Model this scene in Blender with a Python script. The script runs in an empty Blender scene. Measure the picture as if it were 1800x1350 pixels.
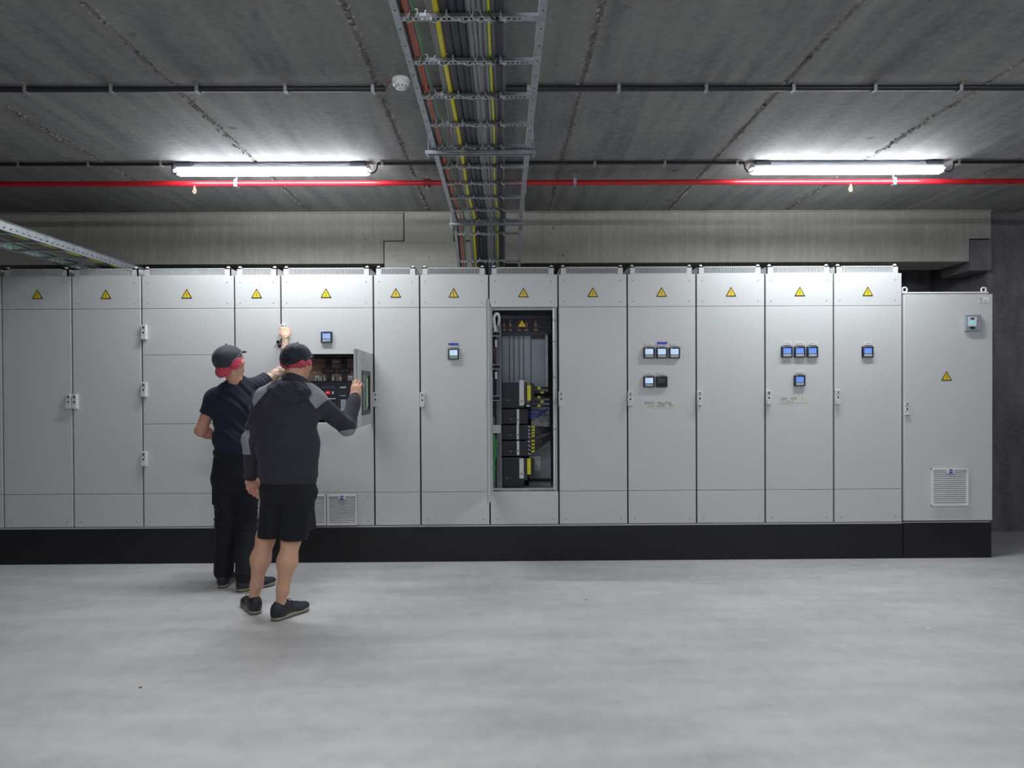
import bpy, bmesh, math, random
import numpy as np
from mathutils import Vector, Matrix
random.seed(7)
C = bpy.context.scene.collection
sc = bpy.context.scene
PI = math.pi

# ------------------------------------------------------------------ camera
F = 1180.0
YAW, PITCH, ROLL, SX, SY = -0.0078, -0.0087, 0.0052, -7.38, 18.47
CAM = np.array([4.314, -5.828, 1.4974])
def _rot():
    cy, sy = math.cos(YAW), math.sin(YAW); cp, sp = math.cos(PITCH), math.sin(PITCH); cr, sr = math.cos(ROLL), math.sin(ROLL)
    return (np.array([[cy,-sy,0],[sy,cy,0],[0,0,1]]) @ np.array([[1,0,0],[0,cp,-sp],[0,sp,cp]]) @ np.array([[cr,0,sr],[0,1,0],[-sr,0,cr]]))
RC = _rot()
cam_d = bpy.data.cameras.new('camera'); cam = bpy.data.objects.new('camera', cam_d); C.objects.link(cam)
cam_d.sensor_width = 36.0; cam_d.lens = F/1800*36
cam_d.shift_x = -SX/1800; cam_d.shift_y = SY/1800
M4 = Matrix([[RC[0][0], RC[0][2], -RC[0][1], CAM[0]],[RC[1][0], RC[1][2], -RC[1][1], CAM[1]],[RC[2][0], RC[2][2], -RC[2][1], CAM[2]],[0,0,0,1]])
cam.matrix_world = M4
sc.camera = cam
def at(px, py, Y=None, Z=None, X=None):
    """the point of the place seen at a pixel, on the plane Y=, Z= or X="""
    d = RC @ np.array([(px-900-SX)/F, 1.0, -(py-675-SY)/F])
    if Y is not None: t = (Y-CAM[1])/d[1]
    elif Z is not None: t = (Z-CAM[2])/d[2]
    else: t = (X-CAM[0])/d[0]
    return Vector((CAM + t*d).tolist())

# ------------------------------------------------------------------ world, exposure
w = bpy.data.worlds.new('world'); sc.world = w; w.use_nodes = True
w.node_tree.nodes['Background'].inputs[0].default_value = (0.55, 0.6, 0.75, 1)
w.node_tree.nodes['Background'].inputs[1].default_value = 0.02
sc.view_settings.view_transform = 'Standard'; sc.view_settings.look = 'None'
sc.view_settings.exposure = 1.58; sc.view_settings.gamma = 1.0; sc.view_settings.use_curve_mapping = False
LAMP_STRENGTH = 26.0
LAMP_COLOR = (0.93, 0.965, 1.0)

# ------------------------------------------------------------------ materials
def new_mat(name):
    m = bpy.data.materials.new(name); m.use_nodes = True
    nt = m.node_tree; return m, nt, nt.nodes['Principled BSDF']
def mat(name, col, rough=0.5, metal=0.0, var=0.06, scale=40.0, bump=0.0, bscale=200.0, emit=None, estr=0.0, spec=None, sheen=0.0):
    m, nt, b = new_mat(name)
    N = nt.nodes; L = nt.links
    tc = N.new('ShaderNodeTexCoord'); no = N.new('ShaderNodeTexNoise'); no.inputs['Scale'].default_value = scale; no.inputs['Detail'].default_value = 4
    L.new(tc.outputs['Object'], no.inputs['Vector'])
    rp = N.new('ShaderNodeValToRGB'); rp.color_ramp.elements[0].position = .3; rp.color_ramp.elements[1].position = .7
    rp.color_ramp.elements[0].color = tuple(max(0, c*(1-var)) for c in col)+(1,)
    rp.color_ramp.elements[1].color = tuple(min(1, c*(1+var)) for c in col)+(1,)
    L.new(no.outputs['Fac'], rp.inputs['Fac']); L.new(rp.outputs['Color'], b.inputs['Base Color'])
    b.inputs['Roughness'].default_value = rough; b.inputs['Metallic'].default_value = metal
    if spec is not None: b.inputs['Specular IOR Level'].default_value = spec
    if sheen: b.inputs['Sheen Weight'].default_value = sheen
    if bump:
        n2 = N.new('ShaderNodeTexNoise'); n2.inputs['Scale'].default_value = bscale; L.new(tc.outputs['Object'], n2.inputs['Vector'])
        bp = N.new('ShaderNodeBump'); bp.inputs['Strength'].default_value = bump; bp.inputs['Distance'].default_value = .002
        L.new(n2.outputs['Fac'], bp.inputs['Height']); L.new(bp.outputs['Normal'], b.inputs['Normal'])
    if emit:
        b.inputs['Emission Color'].default_value = emit+(1,); b.inputs['Emission Strength'].default_value = estr
    return m
def concrete(name, dark, light, streak=(1,1,1), streak_amt=0.5, rough=0.75, scale=1.3, spots=0.0, bump=.35, warm=None, fine=25.0):
    m, nt, b = new_mat(name); N = nt.nodes; L = nt.links
    tc = N.new('ShaderNodeTexCoord')
    n1 = N.new('ShaderNodeTexNoise'); n1.inputs['Scale'].default_value = scale; n1.inputs['Detail'].default_value = 8; n1.inputs['Roughness'].default_value = .62
    L.new(tc.outputs['Object'], n1.inputs['Vector'])
    mp = N.new('ShaderNodeMapping'); mp.inputs['Scale'].default_value = streak; L.new(tc.outputs['Object'], mp.inputs['Vector'])
    n2 = N.new('ShaderNodeTexNoise'); n2.inputs['Scale'].default_value = 3.0; n2.inputs['Detail'].default_value = 6; L.new(mp.outputs['Vector'], n2.inputs['Vector'])
    n3 = N.new('ShaderNodeTexNoise'); n3.inputs['Scale'].default_value = fine; n3.inputs['Detail'].default_value = 5; L.new(tc.outputs['Object'], n3.inputs['Vector'])
    mx = N.new('ShaderNodeMix'); mx.data_type = 'FLOAT'; mx.inputs[0].default_value = streak_amt
    L.new(n1.outputs['Fac'], mx.inputs[2]); L.new(n2.outputs['Fac'], mx.inputs[3])
    mx2 = N.new('ShaderNodeMix'); mx2.data_type = 'FLOAT'; mx2.inputs[0].default_value = .25
    L.new(mx.outputs[0], mx2.inputs[2]); L.new(n3.outputs['Fac'], mx2.inputs[3])
    rp = N.new('ShaderNodeValToRGB'); rp.color_ramp.elements[0].position = .36; rp.color_ramp.elements[1].position = .64
    rp.color_ramp.elements[0].color = dark+(1,); rp.color_ramp.elements[1].color = light+(1,)
    if warm:
        e = rp.color_ramp.elements.new(.5); e.color = warm+(1,)
    L.new(mx2.outputs[0], rp.inputs['Fac'])
    out = rp.outputs['Color']
    if spots:
        v = N.new('ShaderNodeTexVoronoi'); v.inputs['Scale'].default_value = spots; L.new(tc.outputs['Object'], v.inputs['Vector'])
        r2 = N.new('ShaderNodeValToRGB'); r2.color_ramp.elements[0].position = .05; r2.color_ramp.elements[1].position = .11
        r2.color_ramp.elements[0].color = (.35,.35,.35,1); r2.color_ramp.elements[1].color = (1,1,1,1)
        L.new(v.outputs['Distance'], r2.inputs['Fac'])
        n4 = N.new('ShaderNodeTexNoise'); n4.inputs['Scale'].default_value = spots*.6; L.new(tc.outputs['Object'], n4.inputs['Vector'])
        r3 = N.new('ShaderNodeValToRGB'); r3.color_ramp.elements[0].position = .58; r3.color_ramp.elements[1].position = .62
        r3.color_ramp.elements[0].color = (0,0,0,1); r3.color_ramp.elements[1].color = (1,1,1,1); L.new(n4.outputs['Fac'], r3.inputs['Fac'])
        mm = N.new('ShaderNodeMix'); mm.data_type = 'RGBA'; mm.blend_type = 'MULTIPLY'
        L.new(r3.outputs['Color'], mm.inputs[0]); L.new(out, mm.inputs[6]); L.new(r2.outputs['Color'], mm.inputs[7]); out = mm.outputs[2]
    L.new(out, b.inputs['Base Color']); b.inputs['Roughness'].default_value = rough
    bp = N.new('ShaderNodeBump'); bp.inputs['Strength'].default_value = bump; bp.inputs['Distance'].default_value = .004
    L.new(mx2.outputs[0], bp.inputs['Height']); L.new(bp.outputs['Normal'], b.inputs['Normal'])
    return m

M = {}
M['ceil'] = concrete('precast_concrete_ceiling', (.145,.145,.155), (.33,.327,.315), streak=(3.0,.22,1), streak_amt=.55, scale=.9, spots=2.6, rough=.8)
M['joint'] = concrete('joint_mortar', (.10,.10,.10), (.38,.37,.35), scale=30, bump=1.0)
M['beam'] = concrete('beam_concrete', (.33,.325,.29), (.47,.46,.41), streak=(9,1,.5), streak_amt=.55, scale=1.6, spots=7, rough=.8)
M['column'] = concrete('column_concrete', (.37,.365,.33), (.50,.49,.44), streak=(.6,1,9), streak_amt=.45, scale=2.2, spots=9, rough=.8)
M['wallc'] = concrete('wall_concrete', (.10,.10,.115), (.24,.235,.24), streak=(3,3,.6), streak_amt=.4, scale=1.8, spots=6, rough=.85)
M['floor'] = concrete('power_floated_floor', (.47,.47,.475), (.68,.675,.665), streak=(.35,1.8,1), streak_amt=.55, scale=.9, rough=.42, bump=.08, fine=9)
M['panel'] = mat('light_grey_powder_coat', (.61,.625,.625), rough=.48, var=.035, scale=160, bump=.12, bscale=500)
M['panel_edge'] = mat('grey_frame_paint', (.50,.51,.52), rough=.5)
M['dark'] = mat('dark_interior_gap_shade', (.010,.010,.014), rough=.6)  # near-black for interiors, also paints in the shade of gaps and slots
M['plinth'] = concrete('black_plinth_paint', (.004,.004,.0055), (.008,.008,.011), scale=2.5, streak_amt=.3, rough=.5, bump=.05)
M['scuff'] = mat('grey_scuff', (.12,.12,.14), rough=.7, var=.5, scale=90)
M['galv'] = mat('galvanised_steel', (.42,.45,.49), rough=.45, metal=.55, var=.16, scale=22)
M['galv_d'] = mat('dark_zinc', (.27,.28,.31), rough=.55, metal=.4, var=.15, scale=22)
M['white'] = mat('white_plastic', (.78,.79,.8), rough=.4, var=.02)
M['offwhite'] = mat('off_white_plastic', (.66,.68,.66), rough=.45, var=.03)
M['black'] = mat('black_plastic', (.012,.012,.015), rough=.35)
M['blackcab'] = mat('black_cable_sheath', (.015,.016,.02), rough=.45)
M['breaker'] = mat('dark_moulded_case', (.020,.021,.030), rough=.42)
M['breaker2'] = mat('charcoal_case', (.05,.052,.066), rough=.45)
M['yellow'] = mat('signal_yellow', (.85,.62,.02), rough=.45)
M['signblack'] = mat('sign_black', (.02,.018,.015), rough=.5)
M['yellowsheath'] = mat('yellow_sheath', (.75,.66,.03), rough=.45)
M['greensheath'] = mat('green_sheath', (.05,.30,.06), rough=.5)
M['orange'] = mat('orange_sheath', (.62,.12,.06), rough=.5)
M['cabdark'] = mat('slate_sheath', (.045,.048,.065), rough=.5)
M['cabgrey'] = mat('grey_sheath', (.27,.275,.29), rough=.5)
M['cabmid'] = mat('mid_grey_sheath', (.11,.112,.125), rough=.5)
M['red'] = mat('red_pipe_paint', (.42,.012,.02), rough=.3)
M['redflat'] = mat('red_coupling', (.25,.012,.012), rough=.5)
M['brass'] = mat('brass', (.75,.55,.25), rough=.3, metal=.9)
M['copper'] = mat('copper_bar', (.62,.28,.17), rough=.35, metal=.85)
M['copperpanel'] = mat('copper_tinted_cover', (.42,.27,.22), rough=.4, var=.15, scale=9)
M['blue'] = mat('blue_cable', (.03,.08,.42), rough=.45)
M['bluetape'] = mat('blue_tape', (.03,.09,.55), rough=.6)
M['clipblue'] = mat('blue_clip', (.02,.06,.4), rough=.4)
M['paper'] = mat('paper_label', (.72,.72,.72), rough=.8)
M['tape'] = mat('cream_masking_tape', (.66,.64,.56), rough=.8, var=.06, scale=60)
M['ink'] = mat('blue_ink', (.03,.05,.22), rough=.7)
M['inkgrey'] = mat('grey_print', (.30,.30,.32), rough=.7)
M['purple'] = mat('purple_label', (.22,.10,.26), rough=.5)
M['mgrey'] = mat('meter_grey', (.27,.33,.37), rough=.4)
M['mframe'] = mat('meter_frame', (.025,.032,.06), rough=.35)
M['scr_pale'] = mat('pale_screen', (.3,.36,.42), rough=.25, emit=(.52,.72,.95), estr=.26, var=.1, scale=150)
M['scr_blue'] = mat('blue_screen', (.1,.2,.5), rough=.25, emit=(.13,.27,.80), estr=.24, var=.1, scale=150)
M['scr_mid'] = mat('violet_screen', (.2,.3,.5), rough=.25, emit=(.33,.42,.85), estr=.22, var=.1, scale=150)
M['scr_cyan'] = mat('cyan_screen', (.2,.4,.45), rough=.25, emit=(.35,.75,.8), estr=.15)
M['redlabel'] = mat('red_label', (.75,.03,.04), rough=.4, emit=(.8,.03,.04), estr=.05)  # slight emission brightens the label, which is no lamp
M['steelpanel'] = mat('inner_grey_plate', (.33,.37,.42), rough=.45, var=.08, scale=6)
M['green'] = mat('green_wire', (.05,.38,.10), rough=.5)
M['redwire'] = mat('red_wire', (.45,.05,.06), rough=.5)
M['tie'] = mat('nylon_tie', (.72,.72,.70), rough=.4)
M['duct'] = mat('slotted_duct_grey', (.30,.31,.34), rough=.5)
M['lampbody'] = mat('lamp_housing', (.62,.65,.70), rough=.45)
M['diffuser'] = mat('lit_diffuser', (.9,.9,.9), rough=.4, emit=LAMP_COLOR, estr=LAMP_STRENGTH, var=0)
M['clear'] = None
m, nt, b = new_mat('clear_cover'); b.inputs['Base Color'].default_value = (.75,.8,.9,1); b.inputs['Transmission Weight'].default_value = .97; b.inputs['Roughness'].default_value = .04; b.inputs['IOR'].default_value = 1.2
M['clear'] = m
M['panedark'] = mat('dark_reflection_pane', (.008,.010,.010), rough=.06)  # clear pane; the dark reflection in it is painted as its colour

# ------------------------------------------------------------------ mesh helpers
class MB:
    def __init__(s): s.v = []; s.f = []; s.m = []; s.mats = []; s.sm = []
    def mark(s): s.marks = getattr(s, 'marks', []) + [(len(s.v), len(s.f))]
    def split(s, name, parent):
        mk = getattr(s, 'marks', []) + [(len(s.v), len(s.f))]
        for (v0, f0), (v1, f1) in zip(mk, mk[1:]):
            if f1 == f0: continue
            p = MB(); p.v = s.v[v0:v1]; p.f = [[i-v0 for i in f] for f in s.f[f0:f1]]; p.m = s.m[f0:f1]; p.sm = s.sm[f0:f1]; p.mats = s.mats
            p.build(name, parent)
    def mi(s, k):
        m = M[k] if isinstance(k, str) else k
        if m not in s.mats: s.mats.append(m)
        return s.mats.index(m)
    def add(s, vs, fs, k, smooth=False):
        o = len(s.v); i = s.mi(k); s.v += [tuple(v) for v in vs]
        for f in fs: s.f.append([o+a for a in f]); s.m.append(i); s.sm.append(smooth)
    def box(s, x0, x1, y0, y1, z0, z1, k, mtx=None):
        vs = [Vector((x,y,z)) for z in (z0,z1) for y in (y0,y1) for x in (x0,x1)]
        if mtx is not None: vs = [mtx @ v for v in vs]
        s.add(vs, [(0,2,3,1),(4,5,7,6),(0,1,5,4),(2,6,7,3),(0,4,6,2),(1,3,7,5)], k)
    def tube(s, pts, r, k, n=8, cap=True, smooth=True):
        pts = [Vector(p) for p in pts]; rs = r if isinstance(r, (list,tuple)) else [r]*len(pts)
        rings = []; up = None
        for i, p in enumerate(pts):
            t = (pts[min(i+1,len(pts)-1)] - pts[max(i-1,0)]).normalized()
            if up is None:
                up = Vector((0,0,1)) if abs(t.z) < .9 else Vector((1,0,0))
            a = t.cross(up);
            if a.length < 1e-6: a = t.cross(Vector((1,0,0)))
            a.normalize(); bb = a.cross(t).normalized(); up = bb
            rings.append([p + (a*math.cos(2*PI*j/n) + bb*math.sin(2*PI*j/n))*rs[i] for j in range(n)])
        vs = [v for rg in rings for v in rg]; fs = []
        for i in range(len(pts)-1):
            for j in range(n): fs.append((i*n+j, i*n+(j+1)%n, (i+1)*n+(j+1)%n, (i+1)*n+j))
        s.add(vs, fs, k, smooth)
        if cap: s.add(rings[0], [list(range(n))[::-1]], k); s.add(rings[-1], [list(range(n))], k)
    def cyl(s, c, axis, r, h, k, n=16, r2=None):
        c = Vector(c); ax = Vector(axis).normalized(); s.tube([c, c+ax*h], [r, r if r2 is None else r2], k, n)
    def lathe(s, prof, k, c=(0,0,0), n=24, axis='z', mtx=None):
        vs = []; fs = []
        for (r, z) in prof:
            for j in range(n):
                a = 2*PI*j/n; v = Vector((r*math.cos(a), r*math.sin(a), z))
                if mtx is not None: v = mtx @ v
                vs.append(v + Vector(c))
        for i in range(len(prof)-1):
            for j in range(n): fs.append((i*n+j, i*n+(j+1)%n, (i+1)*n+(j+1)%n, (i+1)*n+j))
        s.add(vs, fs, k, True)
    def prism(s, poly, y0, y1, k):
        """poly in x,z extruded along y"""
        n = len(poly); vs = [(x,y0,z) for x,z in poly] + [(x,y1,z) for x,z in poly]
        s.add(vs, [list(range(n)), list(range(n,2*n))[::-1]] + [(i,(i+1)%n,n+(i+1)%n,n+i) for i in range(n)], k)
    def text(s, txt, size, k, x, y, z, shear=0.0, bold=0.0, rot=0.0):
        cu = bpy.data.curves.new('t', 'FONT'); cu.body = txt; cu.size = size; cu.shear = shear; cu.offset = bold
        cu.align_x = 'LEFT'; ob = bpy.data.objects.new('t', cu); C.objects.link(ob)
        dg = bpy.context.evaluated_depsgraph_get(); me = ob.evaluated_get(dg).to_mesh()
        c, sn = math.cos(rot), math.sin(rot)
        vs = [(x + v.co.x*c - v.co.y*sn, y, z + v.co.x*sn + v.co.y*c) for v in me.vertices]
        s.add(vs, [list(p.vertices) for p in me.polygons], k)
        ob.evaluated_get(dg).to_mesh_clear(); bpy.data.objects.remove(ob); bpy.data.curves.remove(cu)
    def build(s, name, parent=None, origin=None, bevel=0.0):
        me = bpy.data.meshes.new(name)
        o = Vector(origin) if origin is not None else Vector((0,0,0))
        off = o + (world_loc(parent) if parent else Vector((0,0,0))) if origin is not None else (world_loc(parent) if parent else Vector((0,0,0)))
        me.from_pydata([tuple(Vector(v)-off) for v in s.v], [], s.f)
        for m in s.mats: me.materials.append(m)
        me.polygons.foreach_set('material_index', s.m); me.polygons.foreach_set('use_smooth', s.sm); me.update()
        ob = bpy.data.objects.new(name, me); C.objects.link(ob)
        if parent: ob.parent = parent
        if origin is not None: ob.location = o
        if bevel:
            bv = ob.modifiers.new('bevel', 'BEVEL'); bv.width = bevel; bv.segments = 2; bv.limit_method = 'ANGLE'
        return ob
def world_loc(o):
    v = Vector(o.location)
    while o.parent: o = o.parent; v += Vector(o.location)
    return v
def tag(o, label=None, cat=None, group=None, kind=None):
    if label: o['label'] = label
    if cat: o['category'] = cat
    if group: o['group'] = group
    if kind: o['kind'] = kind
    return o
def thing(name, loc, label, cat, group=None):
    o = bpy.data.objects.new(name, None); C.objects.link(o); o.location = loc; o.empty_display_size = .1
    return tag(o, label, cat, group)
def struct(mb, name, label=None, bevel=0): 
    return tag(mb.build(name, bevel=bevel), label, None, None, 'structure')
def centred(mb, name, label=None, cat=None, group=None, kind=None):
    """a single-mesh thing with its origin in its middle"""
    a = np.array([tuple(v) for v in mb.v]); c = (a.min(0)+a.max(0))/2
    mb.v = [tuple(np.array(v)-c) for v in mb.v]
    o = mb.build(name); o.location = c.tolist(); return tag(o, label, cat, group, kind)

# ------------------------------------------------------------------ the room
HC = 3.288
XL, XR, YF, YB = -4.5, 11.6, -9.5, 1.95
b = MB(); b.box(XL, XR, YF, YB, -.2, 0, 'floor'); struct(b, 'floor', 'light grey power-floated concrete floor')
# ceiling: precast slabs, 1.2 m wide, with grooves between
b = MB(); jx = 2.387
for k in range(-6, 8):
    x0 = jx+1.2*k; x1 = x0+1.2; g = .017
    a0 = max(x0+g, XL); a1 = min(x1-g, XR)
    if a1 <= a0: continue
    b.add([(a0,YF,HC),(a1,YF,HC),(a1,YB,HC),(a0,YB,HC)], [(0,1,2,3)], 'ceil')
    b.add([(x1-g,YF,HC),(x1,YF,HC+.014),(x1,YB,HC+.014),(x1-g,YB,HC)], [(0,1,2,3)], 'joint')
    b.add([(x1,YF,HC+.014),(x1+g,YF,HC),(x1+g,YB,HC),(x1,YB,HC+.014)], [(0,1,2,3)], 'joint')
    # lumps of mortar squeezed from the joint
    if 0 < x1 < 9.5:
        y = -3.6
        while y < .9:
            l = random.uniform(.008,.03); wd = random.uniform(.005,.016); xx = x1+random.choice((-1,1))*random.uniform(.006,.026)
            h = random.uniform(.004,.011)
            b.add([(xx-wd,y,HC),(xx+wd,y-l*.3,HC),(xx+wd*.8,y+l,HC),(xx-wd*.7,y+l*.8,HC),(xx,y+l*.4,HC-h)], [(0,1,4),(1,2,4),(2,3,4),(3,0,4)], 'joint')
            y += random.uniform(.012,.05)
b.box(XL, XR, YF, YB, HC+.03, HC+.2, 'ceil')
struct(b, 'ceiling', 'precast concrete slab ceiling with mortar joints')
def wall(name, *a, k='wallc', label=None):
    b = MB(); b.box(*a, k); return struct(b, name, label)
wall('wall_left', XL-.2, XL, YF, YB, 0, HC)
wall('wall_right', XR, XR+.2, YF, YB, 0, HC)
wall('wall_front', XL, XR, YF-.2, YF, 0, HC)
wall('wall_back', XL, XR, YB, YB+.2, 0, HC)
# beam plane
BY = .97
p = at(1743, 500, Y=BY); XW = p.x
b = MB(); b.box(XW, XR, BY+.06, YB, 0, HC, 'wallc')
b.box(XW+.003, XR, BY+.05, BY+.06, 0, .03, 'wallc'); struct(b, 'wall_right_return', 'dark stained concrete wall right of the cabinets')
zb = at(400, 464, Y=BY).z; 
xc0, xc1 = at(711,400,Y=BY).x, at(797,400,Y=BY).x       # column
xk0, xk1 = at(676,450,Y=BY).x, at(832,450,Y=BY).x       # corbels either side
zk = at(690,425,Y=BY).z; zk2 = at(690,478,Y=BY).z
g = .014
def beam(name, x0, x1, d0, d1, label):
    # d0/d1: x where the full-depth part begins/ends (dapped ends over the corbels)
    poly = [(x0, HC), (x0, zb), (d1, zb), (d1, zk+g), (x1, zk+g), (x1, HC)]
    b = MB(); b.prism(poly, BY+.012, BY+.5, 'beam')
    return struct(b, name, label)
beam('trim_1', -4.45, xc0-g, -4.45, xk0-g, 'concrete beam under the ceiling, left of the column')
xr0 = at(1706,440,Y=BY).x; xr1 = at(1722,400,Y=BY).x
zk_r = at(1720,415,Y=BY).z
poly = [(xc1+g, HC), (xc1+g, zk+g), (xk1+g, zk+g), (xk1+g, zb), (xr0-g*.4, zb), (xr0-g*.4, zk+g), (XW, zk+g), (XW, HC)]
b = MB(); b.prism(poly, BY+.012, BY+.5, 'beam'); struct(b, 'trim_2', 'concrete beam under the ceiling, right of the column')
b = MB(); b.prism([(xc0,HC),(xc0,zk),(xk0,zk),(xk0,zk2),(xc0,zk2-.05),(xc0,0),(xc1,0),(xc1,zk2-.05),(xk1,zk2),(xk1,zk),(xc1,zk),(xc1,HC)], BY-.006, BY+.45, 'column')
b.box(xc0-.04, xc1+.04, BY+.10, BY+.44, zk-.1, HC, 'dark')  # dark block added so the joints beside the column read as shaded
struct(b, 'trim_3', 'concrete column with corbels behind the cabinets')
b = MB(); b.box(xr0, XW, BY-.006, BY+.46, zk2-.01, zk, 'wallc'); struct(b, 'trim_4', 'concrete corbel at the right wall', bevel=.008)
# mortar fillet under the ceiling along the beam
b = MB(); b.tube([(XL,BY-.004,HC-.004),(XW,BY-.004,HC-.004)], .009, 'beam', 6); struct(b, 'trim_5')

for (px_, py_, k_, lb_) in ((1632,1106,'white','small white chip lying on the floor right of centre'), (1030,1055,'scuff','tiny dark crumb lying on the floor in front of the open cabinet'), (247,1209,'redflat','tiny reddish crumb on the floor left of the two people')):
    q = at(px_, py_, Z=0); b = MB(); r_ = .022 if k_ == 'white' else .008
    n = 7; pts = [(q.x+r_*math.cos(2*PI*j/n)*random.uniform(.6,1.2), q.y+r_*.6*math.sin(2*PI*j/n)*random.uniform(.6,1.2)) for j in range(n)]
    b.add([(x,y,.0005) for x,y in pts]+[(x,y,.004) for x,y in pts], [list(range(n))[::-1], list(range(n,2*n))]+[(j,(j+1)%n,n+(j+1)%n,n+j) for j in range(n)], k_)
    centred(b, 'floor_chip', lb_, 'debris')
# ------------------------------------------------------------------ cabinet pieces
def slab(b, x0, x1, z0, z1, k='panel', y0=-.002, y1=.016): b.box(x0, x1, y0, y1, z0, z1, k)
def rim(b, x0, x1, z0, z1, y0=-.002, y1=.018, t=.0, k='panel'):
    c = .0025   # chamfered sheet metal pan
    vs = [(x0,y1,z0),(x1,y1,z0),(x1,y1,z1),(x0,y1,z1),(x0,y0+c,z0),(x1,y0+c,z0),(x1,y0+c,z1),(x0,y0+c,z1),(x0+c,y0,z0+c),(x1-c,y0,z0+c),(x1-c,y0,z1-c),(x0+c,y0,z1-c)]
    b.add(vs, [(3,2,1,0),(0,1,5,4),(1,2,6,5),(2,3,7,6),(3,0,4,7),(4,5,9,8),(5,6,10,9),(6,7,11,10),(7,4,8,11),(8,9,10,11)], k)
def warn(px, py, parent, Y=-.0045, s=1.0, name='warning_sign'):
    p = at(px, py, Y=Y); w_, h = .094*s, .083*s
    b = MB(); z0 = p.z-h/2; z1 = p.z+h/2
    b.prism([(p.x-w_/2,z0),(p.x+w_/2,z0),(p.x,z1)], Y, Y+.0015, 'signblack')
    c = .010*s
    b.prism([(p.x-w_/2+c*1.25,z0+c*.72),(p.x+w_/2-c*1.25,z0+c*.72),(p.x,z1-c*1.4)], Y-.0008, Y, 'yellow')
    q = .001*s
    bolt = [(4,28),(-7,4),(1,7),(-3,-10),(-7,-8),(0,-22),(5,-6),(1.5,-8),(7,13),(-1,9)]
    b.prism([(p.x+x*q*.85, p.z-.008*s+z*q*.95) for x,z in bolt], Y-.0014, Y-.0008, 'signblack')
    return b.build(name, parent)
def screws(pts, parent, Y=-.003):
    b = MB()
    for x,z in pts: b.mark(); b.cyl((x,Y,z),(0,1,0),.007,.002,'mgrey',8)
    if b.v: b.split('screw', parent)
def handle(px, py, parent, h=.128, wd=.044, lab='inkgrey'):
    p = at(px, py, Y=-.02); b = MB()
    x0, x1 = p.x-wd/2, p.x+wd/2; z0, z1 = p.z-h/2, p.z+h/2
    b.box(x0, x1, -.018, 0, z0, z1, 'offwhite')
    b.box(x0+.003, x1-.003, -.026, -.018, z0+h*.66, z1-.002, 'white')
    b.box(x0+.011, x1-.011, -.0268, -.026, z0+h*.72, z1-.010, lab)
    b.box(x0+.003, x1-.003, -.024, -.018, z0+h*.34, z0+h*.63, 'white')
    b.cyl((p.x, -.0258, z0+h*.48),(0,1,0), .0085, .004, 'black', 12)
    b.box(x0+.004, x1-.004, -.034, -.018, z0+.006, z0+h*.31, 'offwhite')
    return b.build('handle', parent, bevel=.0015)
def meter(px, py, parent, scr='scr_blue', plate=True, off=False, tape=False):
    p = at(px, py, Y=-.02); s = .047
    b = MB()
    for (a0,a1,c0,c1) in ((-s,s,s*.80,s),(-s,s,-s,-s*.92),(-s,-s*.74,-s*.92,s*.8),(s*.74,s,-s*.92,s*.8)):
        b.box(p.x+a0, p.x+a1, -.022, 0, p.z+c0, p.z+c1, 'mframe' if not off else 'black')
    b.box(p.x-s, p.x+s, -.016, 0, p.z-s, p.z+s, 'mframe' if not off else 'black')
    b.box(p.x-s*.9, p.x-s*.4, -.0228, -.022, p.z+s*.84, p.z+s*.93, 'inkgrey')
    mt = b.build('power_meter', parent, bevel=.001)
    b = MB(); b.box(p.x-s*.72, p.x+s*.72, -.0175, -.016, p.z-s*.28, p.z+s*.72, 'breaker2' if off else scr)
    if not off:
        for i in range(4): b.box(p.x-s*.6, p.x-s*.6+s*random.uniform(.6,1.15), -.0178, -.0175, p.z+s*(.5-.2*i), p.z+s*(.54-.2*i), 'mgrey')
    b.build('screen', mt)
    b = MB(); b.box(p.x-s*.8, p.x+s*.8, -.020, -.016, p.z-s*.88, p.z-s*.36, 'black' if off else 'mgrey')
    if not off:
        for i in range(4):
            x = p.x+s*(-.57+.38*i); b.prism([(x-.006,p.z-s*.75),(x+.006,p.z-s*.75),(x+.006,p.z-s*.45)], -.0225, -.020, 'paper')
    b.build('button_strip', mt)
    if plate:
        q = at(px, py-15, Y=-.004); b = MB(); b.box(q.x-.035, q.x+.035, -.006, -.002, q.z-.014, q.z+.014, 'paper')
        b.box(q.x-.025, q.x+.024, -.0065, -.006, q.z-.001, q.z+.003, 'inkgrey')
        if tape: b.box(q.x-.043, q.x+.044, -.008, -.006, q.z+.0, q.z+.019, 'bluetape')
        b.build('name_plate', parent)
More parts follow.
